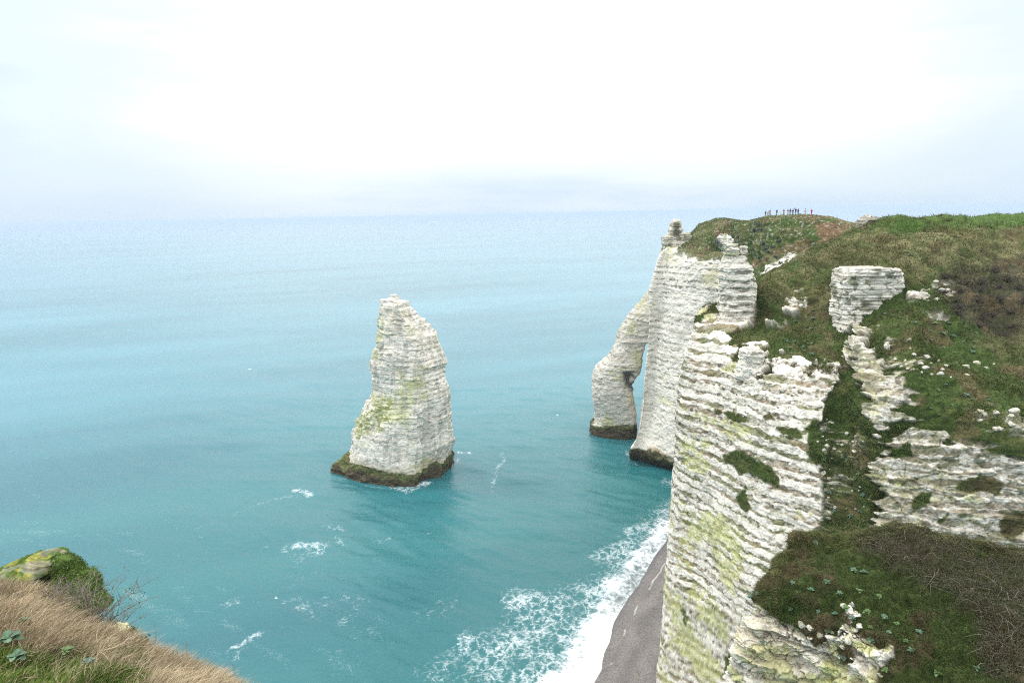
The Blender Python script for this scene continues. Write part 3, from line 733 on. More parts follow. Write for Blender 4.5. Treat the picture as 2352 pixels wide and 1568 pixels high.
# ------------------------------------------------------------------ foreground cliff-top slope at lower left, continuing under the camera
def build_foreground():
    def c(u, v, Y): return aty(u, v, Y)
    net = [
        [c(-420, 1420, 19), c(-200, 1420, 18.5), c(0, 1420, 18), c(140, 1450, 16.5), c(300, 1530, 14), c(420, 1570, 12.2), c(560, 1640, 10.5), (-2.0, 9.2, 74.0), (1.5, 7.8, 74.5), (5, 7.2, 75)],
        [c(-420, 1345, 15.5), c(-200, 1348, 15), c(0, 1353, 14.4), c(125, 1405, 13.2), c(285, 1492, 11.2), c(400, 1540, 10), c(525, 1602, 8.8), (-1.9, 7.0, 76.6), (1.2, 5.4, 77.5), (5, 5.0, 78)],
        [c(-420, 1385, 12.8), c(-200, 1388, 12.4), c(0, 1400, 12), c(115, 1444, 11.2), c(275, 1518, 9.6), c(390, 1566, 8.8), c(515, 1632, 7.8), (-1.7, 5.6, 78.3), (1.1, 4.2, 79.4), (5, 3.9, 79.7)],
        [c(-420, 1470, 10), c(-200, 1470, 9.8), c(0, 1470, 9.5), c(110, 1500, 9), c(260, 1550, 8.1), c(380, 1600, 7.3), (-2.9, 5.6, 78.9), (-1.5, 4.0, 80.0), (1.0, 3.0, 80.8), (5, 2.8, 81)],
        [c(-420, 1640, 7.4), c(-200, 1640, 7.2), c(0, 1640, 7.0), c(120, 1650, 6.7), c(240, 1670, 6.2), (-3.0, 4.9, 79.4), (-2.2, 3.9, 80.2), (-1.2, 2.6, 81.3), (1.0, 2.0, 81.7), (5, 1.8, 81.8)],
        [(-9, 1, 81.5), (-7, 1, 81.7), (-5, 1, 81.9), (-4, 1, 82.0), (-3, 0.8, 82.1), (-2.5, 0.6, 82.2), (-1.8, 0.4, 82.3), (-1, 0.2, 82.35), (1, 0, 82.4), (5, -0.5, 82.4)],
    ]
    net = np.array([[np.asarray(p, float) for p in r] for r in net])
    G = patch(net, 260, 300)
    nr, nc = G.shape[:2]; P = G.reshape(-1, 3); N = grid_normals(G).reshape(-1, 3)
    if np.mean(N[:, 2]) < 0: N = -N
    n1 = fbm(P, 1.2, 4, 111); n2 = fbm(P, 0.25, 3, 112)
    V = P+N*((n1-0.5)*0.35+(n2-0.5)*0.08)[:, None]
    u, v = proj(V)
    g = mixc(np.tile(np.float32((0.16, 0.115, 0.06)), (len(P), 1)), (0.07, 0.08, 0.025), sstep(0.4, 0.65, n1))
    g = mixc(g, (0.06, 0.095, 0.02), sstep(-40, 50, polydist(u, v, [(-500, 1490), (0, 1490), (120, 1510), (200, 1540), (330, 1600), (300, 1800), (-500, 1800)])+(n1-0.5)*60))
    g = g*(0.55+0.8*n2)[:, None]
    o = mesh_np('clifftop_slope', V, grid_faces(nr, nc), g, mat=M_NEAR)
    tag(o, 'cliff-top slope of dry and green grass at lower left', 'slope', kind='structure')
    return dict(P=V, N=N, u=u, v=v, nr=nr, nc=nc)
FORE = build_foreground()

# ------------------------------------------------------------------ beach and sea
SHORE_PX = [(1600, 1120), (1572, 1165), (1538, 1222), (1505, 1275), (1480, 1315), (1440, 1378), (1402, 1430), (1393, 1470), (1360, 1530), (1325, 1568), (1180, 1700), (1000, 1850)]
SHORE = np.array([atz(u, v, 0)[:2] for u, v in SHORE_PX])
def shore_dist(x, y):
    """distance inland (+) or seaward (-) from the waterline"""
    d = linedist(x, y, [tuple(p) for p in SHORE])
    poly = np.concatenate([SHORE, [(SHORE[-1][0], 30), (160, 30), (160, 215), (SHORE[0][0]+4, 215)]])
    return np.where(polydist(x, y, poly) > 0, d, -d)
def build_beach():
    xs = np.linspace(-10, 90, 401); ys = np.linspace(60, 215, 621)
    X, Y = np.meshgrid(xs, ys); P = np.stack([X.ravel(), Y.ravel(), 0*X.ravel()], -1)
    sd = shore_dist(P[:, 0], P[:, 1])
    P[:, 2] = np.where(sd > 0, 0.11*np.minimum(sd, 12)+0.02*np.maximum(sd-12, 0), 0.16*sd)+(fbm(P, (3, 6, 3), 3, 121)-0.5)*0.25*sstep(-1, 3, sd)
    n = fbm(P, (6, 6, 6), 3, 122)
    c = mixc(np.tile(np.float32((0.15, 0.136, 0.128)), (len(P), 1)), (0.20, 0.182, 0.17), n)
    rid = np.sin(sd*1.3+2.5*fbm(P, (8, 8, 8), 2, 123)); c = c*(1+0.10*rid*sstep(2, 4, sd))[:, None]
    P[:, 2] += 0.05*rid*sstep(1, 4, sd)
    weed = sstep(0.62, 0.75, fbm(P, (1.2, 1.2, 1), 3, 124))*np.exp(-((sd-5.5-2*fbm(P, 10, 2, 125))/0.7)**2); c = mixc(c, (0.07, 0.06, 0.045), weed*0.8)
    fl = np.exp(-((sd-2.6-1.8*(fbm(P, 7, 3, 126)-0.3))/0.11)**2); c = mixc(c, (0.62, 0.62, 0.61), np.clip(fl*sstep(0.52, 0.66, fbm(P, 4, 3, 127)), 0, 1)*0.8)
    wet = 1-sstep(0.0, 2.2, sd+(n-0.5)*1.2)
    c = mixc(c, (0.12, 0.115, 0.115), wet*0.8)
    m = surface_mat('shingle', rough=0.75, spec=0.35, n_scale=3.0, var=0.6, bump=1.0, dist=0.12)
    o = mesh_np('beach', P, grid_faces(621, 401), c, mat=m)
    tag(o, 'grey shingle beach at the foot of the cliff', 'beach', kind='structure')
build_beach()

FOAM = [  # pixel polylines of foam seen on the water: (points, half width in m, strength)
    ([(1325, 1568), (1360, 1530), (1393, 1470), (1402, 1432)], 3.2, 1.3), ([(1402, 1432), (1440, 1378), (1480, 1315), (1505, 1275), (1538, 1222)], 1.2, 0.95),
    ([(1380, 1440), (1388, 1400), (1400, 1365), (1440, 1312), (1490, 1262), (1535, 1195)], 2.6, 1.2), ([(1290, 1568), (1340, 1490), (1385, 1430)], 4.2, 0.95), ([(1412, 1405), (1450, 1345), (1500, 1268)], 3.0, 0.66),
    ([(1230, 1568), (1290, 1490), (1340, 1440), (1380, 1380), (1420, 1330)], 5.0, 0.72),
    ([(1090, 1568), (1150, 1490), (1230, 1430), (1300, 1400), (1360, 1370)], 5.5, 0.62),
    ([(1010, 1540), (1080, 1480), (1150, 1450), (1240, 1420)], 3.5, 0.52), ([(1200, 1390), (1260, 1375), (1330, 1385), (1390, 1350), (1410, 1290), (1450, 1235), (1530, 1180)], 4.0, 0.60),
    ([(1400, 1275), (1470, 1235), (1535, 1185)], 3.5, 0.62), ([(1480, 1205), (1540, 1150)], 3.0, 0.55),
    ([(1525, 1105), (1552, 1112)], 2.2, 0.75),
    ([(900, 1122), (940, 1124), (985, 1110)], 1.6, 0.8), ([(760, 1095), (860, 1118), (905, 1124)], 0.7, 0.5), ([(990, 1095), (1045, 1062), (1046, 1050)], 1.0, 0.62),
    ([(1052, 1037), (1078, 1039)], 0.9, 0.9), ([(684, 1126), (705, 1129), (718, 1138)], 1.1, 0.95), ([(640, 1140), (690, 1138)], 1.2, 0.42),
    ([(660, 1256), (700, 1252), (735, 1258)], 1.7, 0.8), ([(700, 1265), (735, 1268)], 1.2, 0.6), ([(666, 1375), (700, 1378), (690, 1395)], 1.6, 0.55), ([(745, 1210), (775, 1215)], 1.3, 0.55),
    ([(540, 1490), (560, 1470), (605, 1448)], 0.9, 0.8), ([(545, 1512), (570, 1465)], 0.8, 0.5), ([(680, 1270), (690, 1330), (740, 1310)], 2.0, 0.40), ([(720, 1420), (740, 1370), (760, 1400)], 2.0, 0.42),
    ([(790, 1430), (830, 1390), (800, 1370)], 2.2, 0.44), ([(800, 1520), (860, 1440), (900, 1470)], 3.0, 0.36), ([(860, 1240), (930, 1230), (985, 1225)], 1.0, 0.52), ([(960, 1420), (1040, 1400), (1000, 1380)], 2.5, 0.40),
    ([(1150, 1035), (1155, 1060), (1138, 1085), (1132, 1110), (1130, 1135)], 0.7, 0.55), ([(455, 1215), (560, 1170), (640, 1140)], 0.8, 0.40), ([(765, 988), (803, 982)], 0.8, 0.5), ([(1352, 968), (1366, 962)], 1.2, 0.7), ([(1440, 1010), (1452, 1000)], 1.0, 0.6), ([(1438, 1035), (1450, 1050), (1475, 1070)], 0.9, 0.6),
    ([(515, 1385), (545, 1380)], 1.5, 0.45), ([(390, 1430), (420, 1410)], 1.5, 0.35), ([(770, 1235), (780, 1250)], 1.2, 0.5), ([(300, 1335), (330, 1330)], 1.2, 0.35), ([(620, 1240), (600, 1262)], 1.5, 0.33),
]
def build_sea():
    r = np.concatenate([np.linspace(20, 95, 30), np.arange(96, 330, 0.6), np.geomspace(331, 45000, 230)])
    az = np.concatenate([np.linspace(-180, -44, 60)[:-1], np.linspace(-44, 26, 760), np.linspace(26, 180, 62)[1:]])
    az = np.radians(az)
    Rr, A = np.meshgrid(r, az, indexing='ij')
    P = np.stack([(Rr*np.sin(A)).ravel(), (Rr*np.cos(A)).ravel(), np.zeros(Rr.size)], -1)
    near = P[:, 1] > 0
    x, y = P[:, 0], P[:, 1]
    u, v = proj(P)
    rr = Rr.ravel(); fade = 1-sstep(350, 900, rr)
    rng = random.Random(4)
    h = np.zeros(len(P))
    for wl, amp in ((31, .16), (22, .13), (15, .10), (10.5, .075), (7.2, .055), (5.0, .04), (3.6, .03)):
        for k in range(2):
            a = R(200+rng.uniform(-32, 32)); ph = rng.uniform(0, 6.3)
            w = (x*math.sin(a)+y*math.cos(a))*6.2832/wl+ph+2.2*(vnoise(P, wl*5, k+wl)-0.5)*3
            h += amp*np.sin(w)*(1-sstep(wl*40, wl*90, rr))
    sd = np.full(len(P), -99.0)
    sel = (rr < 260) & near & (np.abs(A.ravel()) < 0.6)
    sd[sel] = shore_dist(x[sel], y[sel])
    h *= sstep(0.5, -14, sd) if False else np.clip((-sd)/14, 0.06, 1)
    foam = np.zeros(len(P))
    Ps = P[sel]
    warp = (fbm(Ps, 5, 3, 131)-0.5)*4.0; warp2 = (fbm(Ps, 5, 3, 132)-0.5)*4.0
    fs = np.zeros(len(Ps))
    for pts, hw, st in FOAM:
        q = [tuple(atz(a, b, 0)[:2]) for a, b in pts]
        k = min(1.0, hw/2.5)
        d = linedist(Ps[:, 0]+warp*k, Ps[:, 1]+warp2*k, q)
        st = (st-0.10 if st < 0.9 else st) if hw > 2.9 else st*0.72
        fs = np.maximum(fs, st*np.clip(1.25-d/hw*0.62, 0, 1))
    fs = np.maximum(fs, 0.0)
    foam[sel] = fs
    # little bore of the breaking wave just off the shore
    bore = [tuple(atz(a, b, 0)[:2]) for a, b in [(1340, 1568), (1375, 1440), (1395, 1390), (1440, 1310), (1500, 1240)]]
    db = np.full(len(P), 99.0); db[sel] = linedist(x[sel], y[sel], bore)
    h += 0.85*np.exp(-(db/1.8)**2)
    # colour of the water: shallow green inshore, wind streaks farther out
    ca, sa = math.cos(R(24)), math.sin(R(24)); Pr = np.stack([x*ca+y*sa, -x*sa+y*ca, 0*x], -1)
    n = fbm(Pr, (420, 110, 1), 3, 133); nb = fbm(Pr, (110, 26, 1), 3, 134)
    c = mixc(np.tile(np.float32((0.014, 0.102, 0.126)), (len(P), 1)), (0.022, 0.134, 0.148), sstep(0.30, 0.7, n*0.5+nb*0.5))
    shal = sstep(-70, -3, sd)
    c = mixc(c, (0.013, 0.118, 0.122), shal*0.8)
    c = mixc(c, (0.20, 0.215, 0.215), sstep(-6.5, -1.0, sd)*0.8)
    c = mixc(c, (0.085, 0.25, 0.315), sstep(150, 520, rr)*np.clip(0.75+0.6*(n-0.5)+0.35*(nb-0.5), 0, 1))  # paler with distance: grazing sky reflection put into the water colour
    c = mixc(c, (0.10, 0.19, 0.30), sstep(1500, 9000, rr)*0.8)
    P[:, 2] = h
    m, nt, b = new_mat('sea_water')
    Lk = nt.links
    def nd(t, **k):
        q = nt.nodes.new(t)
        for a, bb in k.items(): setattr(q, a, bb)
        return q
    geo = nd('ShaderNodeNewGeometry')
    at = nd('ShaderNodeAttribute'); at.attribute_name = 'Col'
    fo = nd('ShaderNodeAttribute'); fo.attribute_name = 'foam'
    def noise(scale, rot, loc, det=3, rough=0.55, sc=(1, 1, 1), dist=0.0):
        mp = nd('ShaderNodeMapping'); Lk.new(geo.outputs['Position'], mp.inputs[0])
        mp.inputs['Rotation'].default_value = (0, 0, R(rot)); mp.inputs['Scale'].default_value = sc; mp.inputs['Location'].default_value = loc
        q = nd('ShaderNodeTexNoise'); Lk.new(mp.outputs[0], q.inputs['Vector'])
        q.inputs['Scale'].default_value = scale; q.inputs['Detail'].default_value = det; q.inputs['Roughness'].default_value = rough
        q.inputs['Distortion'].default_value = dist
        return q.outputs[0], q
    def ma(op, a, bb, clamp=False):
        q = nd('ShaderNodeMath', operation=op, use_clamp=clamp)
        for i, k in enumerate((a, bb)):
            if isinstance(k, (int, float)): q.inputs[i].default_value = k
            else: Lk.new(k, q.inputs[i])
        return q.outputs[0]
    wav, _ = noise(0.50, 20, (0, 0, 0), 6, 0.66, (0.6, 1.2, 1), 0.2)
    wav2, _ = noise(0.06, 12, (5, 3, 0), 4, 0.5, (0.6, 1.5, 1), 0.2)
    hh = ma('ADD', ma('MULTIPLY', wav, 1.0), ma('MULTIPLY', wav2, 2.2))
    bp = nd('ShaderNodeBump'); bp.inputs['Strength'].default_value = 0.65; bp.inputs['Distance'].default_value = 0.45
    Lk.new(hh, bp.inputs['Height'])
    # lacy foam: density painted per place, broken by cells
    lw, lwn = noise(0.35, 0, (2, 9, 0), 4, 0.6)
    pw = nd('ShaderNodeVectorMath', operation='ADD'); Lk.new(geo.outputs['Position'], pw.inputs[0])
    sc3 = nd('ShaderNodeVectorMath', operation='SCALE'); Lk.new(lwn.outputs[1], sc3.inputs[0]); sc3.inputs['Scale'].default_value = 4.2
    Lk.new(sc3.outputs[0], pw.inputs[1])
    mp = nd('ShaderNodeMapping'); Lk.new(pw.outputs[0], mp.inputs[0]); mp.inputs['Scale'].default_value = (1, 0.75, 0); mp.inputs['Rotation'].default_value = (0, 0, R(35))
    vo = nd('ShaderNodeTexVoronoi', feature='DISTANCE_TO_EDGE'); Lk.new(mp.outputs[0], vo.inputs['Vector']); vo.inputs['Scale'].default_value = 0.55
    vo2 = nd('ShaderNodeTexVoronoi', feature='DISTANCE_TO_EDGE'); Lk.new(mp.outputs[0], vo2.inputs['Vector']); vo2.inputs['Scale'].default_value = 1.5
    cell = ma('ADD', ma('MULTIPLY', vo.outputs[0], 1.25), ma('MULTIPLY', vo2.outputs[0], 0.8))
    fn, _ = noise(1.6, 30, (0, 4, 0), 5, 0.7, (0.7, 1.4, 1))
    k = ma('SUBTRACT', fo.outputs['Fac'], ma('MULTIPLY', cell, 0.95))
    big, _ = noise(0.11, 25, (1, 6, 0), 3, 0.6)
    k = ma('SUBTRACT', k, ma('MULTIPLY', fn, 1.05))
    k = ma('ADD', k, ma('MULTIPLY', ma('SUBTRACT', big, 0.5), 0.9))
    mr = nd('ShaderNodeMapRange', interpolation_type='SMOOTHSTEP'); Lk.new(k, mr.inputs[0])
    mr.inputs[1].default_value = -0.42; mr.inputs[2].default_value = 0.50; mr.inputs[3].default_value = 0; mr.inputs[4].default_value = 1
    # whitecaps and specks far out
    wc, _ = noise(0.16, 14, (7, 1, 0), 6, 0.7, (0.35, 1.4, 1))
    mw = nd('ShaderNodeMapRange', interpolation_type='SMOOTHSTEP'); Lk.new(wc, mw.inputs[0])
    mw.inputs[1].default_value = 0.735; mw.inputs[2].default_value = 0.79; mw.inputs[3].default_value = 0; mw.inputs[4].default_value = 0.35
    fm = ma('MAXIMUM', mr.outputs[0], mw.outputs[0])
    mx = nd('ShaderNodeMix', data_type='RGBA'); Lk.new(fm, mx.inputs[0])
    Lk.new(at.outputs['Color'], mx.inputs[6]); mx.inputs[7].default_value = (0.80, 0.83, 0.85, 1)
    Lk.new(mx.outputs[2], b.inputs['Base Color'])
    rg = nd('ShaderNodeMapRange'); Lk.new(fm, rg.inputs[0]); rg.inputs[3].default_value = 0.06; rg.inputs[4].default_value = 0.9
    Lk.new(rg.outputs[0], b.inputs['Roughness'])
    b.inputs['IOR'].default_value = 1.333; b.inputs['Specular IOR Level'].default_value = 0.46
    Lk.new(bp.outputs[0], b.inputs['Normal'])
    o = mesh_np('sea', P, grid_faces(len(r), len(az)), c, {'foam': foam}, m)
    tag(o, 'turquoise sea with lacy surf along the shore', 'sea', kind='structure')
build_sea()
# ------------------------------------------------------------------ tubes, twigs, leaves
def tubes(paths, radii, sides=4):
    """list of (k,3) polylines -> vertices, quads"""
    Vs, Fs, o = [], [], 0
    for p, r in zip(paths, radii):
        p = np.asarray(p, float); k = len(p)
        t = np.gradient(p, axis=0); t /= np.maximum(np.linalg.norm(t, axis=1, keepdims=True), 1e-9)
        a = np.cross(t, [0.31, 0.47, 0.83]); a /= np.maximum(np.linalg.norm(a, axis=1, keepdims=True), 1e-9)
        b = np.cross(t, a)
        th = np.linspace(0, 2*np.pi, sides, endpoint=False)
        rr = np.broadcast_to(r, (k,))[:, None, None]
        ring = p[:, None]+rr*(np.cos(th)[None, :, None]*a[:, None]+np.sin(th)[None, :, None]*b[:, None])
        Vs.append(ring.reshape(-1, 3)); Fs.append(grid_faces(k, sides, True)+o); o += k*sides
    return np.concatenate(Vs), np.concatenate(Fs)
def leaf_quads(c, n, size, rng, aspect=0.5):
    m = len(c)
    a = rng.normal(size=(m, 3)); a -= n*np.sum(a*n, 1, keepdims=True); a /= np.linalg.norm(a, axis=1, keepdims=True)
    b = np.cross(n, a); s = np.broadcast_to(size, (m,))[:, None]
    V = np.stack([c-a*s*0.5, c+b*s*aspect*0.5+n*s*0.08, c+a*s*0.5, c-b*s*aspect*0.5+n*s*0.08], 1).reshape(-1, 3)
    return V, np.arange(m*4).reshape(-1, 4)
M_TWIG = surface_mat('twig_bark', rough=0.85, n_scale=20, var=0.3, bump=0.2, dist=0.01)
M_LEAF = surface_mat('leaf', rough=0.55, spec=0.3, n_scale=12, var=0.25, bump=0.0)


# ------------------------------------------------------------------ single rocks built as lofts
def outline_rock(name, left, right, Y, depth, n=90, na=90, power=2.6, amp=0.35, fine=0.25, per=0.9, seamw=0.4, lichen=0.3, mat=None, seed=200, twist=0.0, tint=None, parent=None, seamd=0.12):
    z, xc, hw = rows_from_outline(left, right, Y, n)
    hd = np.minimum(depth, hw*1.3)
    G = loft(z, xc, hw, Y+0*z+depth*0.4, hd, na, power=power, twist=twist)
    w = float(np.max(hw))
    def disp(P):
        seam, r1, r2, s = strata(P, per, seamw, seed, warp=0.3)
        f1, f2, cid = worley(P, (w*0.5, w*0.5, w*0.35), seed*0.13)
        return ((fbm(P, (w*0.9, w*0.9, w*0.8), 3, seed+1)-0.5)*amp+(r1-0.5)*fine*0.8-seam*seamd-0.1*w*0.3*(1-sstep(0.02, 0.15, f2-f1))
                +(fbm(P, (w*0.25, w*0.25, w*0.18), 3, seed+2)-0.5)*fine)
    def colour(P):
        seam, r1, r2, s = strata(P, per, seamw, seed, warp=0.3)
        c = rock_colour(P*np.array([1, 1, 1]), seam*0.9, r2, lichen=lichen, grey=0.25, seed=seed+3)
        return tint(P, c) if tint else c
    return loft_rock(name, G, colour, disp, mat or M_ROCK, parent)

def build_rocks():
    # white pillar at the seaward edge of the near cliff
    root = thing('rock_pillar', 'white layered chalk pillar with blocks on top, at the cliff edge', 'rock pillar')
    def scrub_tint(P, c):
        n = fbm(P, (1.0, 1.0, 0.8), 3, 211)
        return mixc(mixc(c, (0.20, 0.21, 0.12), sstep(0.5, 0.75, n)*0.7), (0.40, 0.42, 0.16), sstep(0.55, 0.7, fbm(P, (1.5, 1.5, 1), 3, 212))*0.5)
    outline_rock('pillar_trunk', [(1670, 588), (1668, 598), (1661, 612), (1659, 640), (1660, 680), (1654, 700), (1650, 742), (1640, 790)], [(1714, 588), (1717, 598), (1724, 606), (1733, 620), (1737, 640), (1742, 660), (1740, 688), (1732, 698), (1731, 735), (1730, 790)], 118.5, 3.2, n=230, na=200, amp=0.45, fine=0.36, per=1.45, seamw=0.55, lichen=0.05, seed=201, parent=root, power=3.2, seamd=0.22)
    outline_rock('cap_block', [(1672, 560), (1668, 566), (1667, 580), (1670, 592)], [(1694, 562), (1697, 570), (1696, 592)], 118.6, 1.4, amp=0.4, seed=206, power=4, tint=scrub_tint, parent=root)
    outline_rock('cap_block', [(1700, 565), (1698, 572), (1698, 592)], [(1716, 566), (1717, 576), (1715, 592)], 118.8, 1.3, amp=0.3, seed=207, power=4, tint=scrub_tint, parent=root)
    outline_rock('cap_block', [(1658, 538), (1653, 546), (1652, 562), (1660, 572)], [(1674, 539), (1682, 550), (1688, 566), (1690, 575)], 120.0, 1.5, amp=0.5, seed=208, tint=scrub_tint, parent=root)
    # pinnacle at the seaward end of the headland
    root = thing('rock_pinnacle', 'narrow chalk pinnacle standing at the seaward tip of the far headland', 'rock pinnacle')
    def pin_tint(P, c):
        u, v = proj(P); n = fbm(P, 1.6, 3, 213)
        d = np.maximum(polydist(u, v, [(1546, 508), (1560, 508), (1562, 545), (1555, 545)]), polydist(u, v, [(1521, 570), (1541, 565), (1541, 582), (1524, 584)]))
        c = mixc(c*0.9, (0.38, 0.37, 0.25), sstep(0.4, 0.7, n)*0.6)
        return mixc(c, (0.10, 0.09, 0.06), sstep(-5, 3, d+(n-0.5)*12)*0.85)
    outline_rock('pinnacle_tower', [(1550, 503), (1548, 507), (1543, 511), (1541, 518), (1538, 528), (1534, 545), (1532, 600)], [(1561, 503), (1564, 508), (1565, 516), (1568, 524), (1568, 534), (1572, 546), (1574, 560), (1580, 600)], 229.5, 2.4, n=170, na=140, amp=0.4, fine=0.3, per=1.5, seed=221, tint=pin_tint, parent=root, power=4, seamd=0.2)
    outline_rock('pinnacle_shoulder', [(1534, 540), (1521, 544), (1520, 560), (1523, 566), (1522, 576), (1519, 588), (1514, 620)], [(1545, 540), (1556, 546), (1560, 560), (1558, 575), (1562, 620)], 228.5, 2.6, n=150, na=140, amp=0.35, fine=0.3, per=1.5, seed=222, tint=pin_tint, parent=root, power=3.2)
    outline_rock('pinnacle_block', [(1578, 533), (1571, 538), (1570, 560)], [(1585, 534), (1588, 545), (1586, 560)], 231, 1.4, amp=0.3, seed=223, tint=pin_tint, parent=root, power=3.4)
    o = outline_rock('summit_outcrop', [(1993, 492), (1986, 497), (1981, 505), (1975, 513), (1972, 522)], [(2002, 492), (2012, 498), (2018, 506), (2023, 513), (2026, 522)], 127, 1.9, n=110, na=130, amp=0.8, fine=0.4, per=0.9, lichen=0.25, seed=231, tint=lambda P, c: mixc(c*0.75, (0.24, 0.21, 0.15), sstep(0.4, 0.7, fbm(P, 0.9, 3, 232))*0.7))
    tag(o, 'domed grey rock outcrop on the skyline beside the brown bare hillside', 'rock')
    def block_tint(P, c):
        u, v = proj(P); n = fbm(P, 0.9, 4, 236)
        st = sstep(-3, 5, polydist(u, v, [(1988, 617), (1994, 617), (2004, 650), (1998, 700), (1980, 700), (1988, 650)])+(n-0.5)*16)
        c = mixc(c, (0.17, 0.13, 0.08), st*0.7*sstep(0.4, 0.6, n))
        up = sstep(2, 10, 660-v)*sstep(0.42, 0.56, fbm(P, (0.7, 0.7, 0.25), 4, 237))
        c = mixc(c, (0.24, 0.215, 0.17), up*0.55)
        return mixc(c, (0.08, 0.09, 0.03), sstep(0.66, 0.74, fbm(P, 0.8, 3, 238))*0.7)
    o = outline_rock('chalk_outcrop', [(1947, 618), (1938, 626), (1928, 642), (1926, 680), (1927, 716), (1932, 765)], [(2044, 614), (2064, 621), (2072, 636), (2070, 662), (2066, 690), (2064, 765)], 104.0, 3.0, n=170, na=300, amp=0.6, fine=0.34, per=0.8, seamw=0.28, lichen=0.05, seed=235, power=4.5, tint=block_tint, seamd=0.08)
    tag(o, 'broad square white chalk outcrop set in the turf of the right-hand slope', 'chalk outcrop')
    o = outline_rock('boulder', [(1727, 796), (1717, 799), (1709, 806), (1705, 822), (1703, 838), (1696, 870)], [(1731, 796), (1742, 797), (1752, 802), (1758, 816), (1755, 835), (1760, 870)], 102.2, 1.9, n=120, na=140, amp=0.7, fine=0.4, per=1.4, seamw=0.2, lichen=0.28, seed=241, power=3)
    tag(o, 'large pale rounded boulder perched where turf meets the layered wall', 'boulder')
    # mossy rock at lower left
    def moss_tint(P, c):
        n = fbm(P, 0.5, 4, 252); u, v = proj(P)
        m = sstep(0.35, 0.55, n+0.12)
        bare = sstep(-6, 6, np.maximum(polydist(u, v, [(88, 1288), (116, 1284), (117, 1312), (100, 1318), (60, 1325), (45, 1312), (70, 1300)]), polydist(u, v, [(70, 1325), (95, 1322), (92, 1342), (68, 1345)]))+(n-0.5)*14)
        g = mixc(np.tile(np.float32((0.06, 0.11, 0.02)), (len(P), 1)), (0.22, 0.22, 0.05), sstep(0.5, 0.7, fbm(P, 0.3, 3, 253)))
        g = g*(0.5+fbm(P, 0.08, 2, 254))[:, None]
        c = mixc(c, (0.42, 0.34, 0.22), 0.5*sstep(0.4, 0.7, fbm(P, 0.4, 3, 255)))
        return mixc(c*0.50, g, np.clip(m+0.4-bare, 0, 1))
    root = thing('mossy_rock', 'moss-covered rock ledge with a bare pale corner above the dry grass', 'rock')
    outline_rock('rock_body', [(92, 1287), (60, 1298), (20, 1310), (-30, 1325), (-60, 1345), (-80, 1420)], [(116, 1286), (117, 1296), (120, 1312), (130, 1350), (150, 1420)], 15.8, 0.75, n=160, na=240, amp=0.25, fine=0.16, per=0.3, seamw=0.3, lichen=0.45, mat=M_NEAR, seed=251, tint=moss_tint, parent=root, seamd=0.05)
    outline_rock('turf_hump', [(122, 1296), (116, 1300), (110, 1330), (100, 1420)], [(142, 1299), (152, 1310), (162, 1328), (172, 1342), (190, 1356), (204, 1374), (220, 1410)], 15.6, 0.7, n=130, na=200, amp=0.22, fine=0.12, per=3, seamw=0.0, lichen=0.3, mat=M_NEAR, seed=256, parent=root, seamd=0.0,
                 tint=lambda P, c: mixc(np.tile(np.float32((0.055, 0.105, 0.02)), (len(P), 1)), (0.10, 0.14, 0.03), fbm(P, 0.15, 3, 257))*(0.45+1.1*fbm(P, 0.05, 2, 258))[:, None])
    hump = [ch for ch in root.children if ch.name.startswith('turf_hump')][0].data
    hv = np.zeros(len(hump.vertices)*3, np.float32); hump.vertices.foreach_get('co', hv); hv = hv.reshape(-1, 3)
    hn = np.zeros(len(hump.vertices)*3, np.float32); hump.vertices.foreach_get('normal', hn); hn = hn.reshape(-1, 3)
    rg = np.random.default_rng(9); k = rg.integers(0, len(hv), 9000)
    nn = hn[k]+rg.normal(0, 0.6, (9000, 3)); nn /= np.linalg.norm(nn, axis=1, keepdims=True)
    V, F = leaf_quads(hv[k]+hn[k]*rg.uniform(0, 0.05, (9000, 1)), nn, rg.uniform(0.02, 0.055, 9000), rg, 0.55)
    cc = mixc(np.tile(np.float32((0.045, 0.095, 0.015)), (9000, 1)), (0.13, 0.19, 0.04), rg.random(9000))*(0.5+fbm(hv[k], 0.3, 3, 260))[:, None]
    mesh_np('small_leaves', V, F, np.repeat(cc, 4, 0), mat=M_LEAF, smooth=False, parent=root)
    o = outline_rock('lichen_boulder', [(262, 1436), (252, 1443), (247, 1455), (240, 1510)], [(270, 1437), (279, 1448), (284, 1462), (290, 1510)], 12.2, 0.3, n=70, na=80, amp=0.16, fine=0.07, per=0.3, lichen=0.8, mat=M_NEAR, seed=259, seamd=0.03)
    tag(o, 'small boulder crusted with yellow lichen at the edge below the bare shrub', 'boulder')
build_rocks()

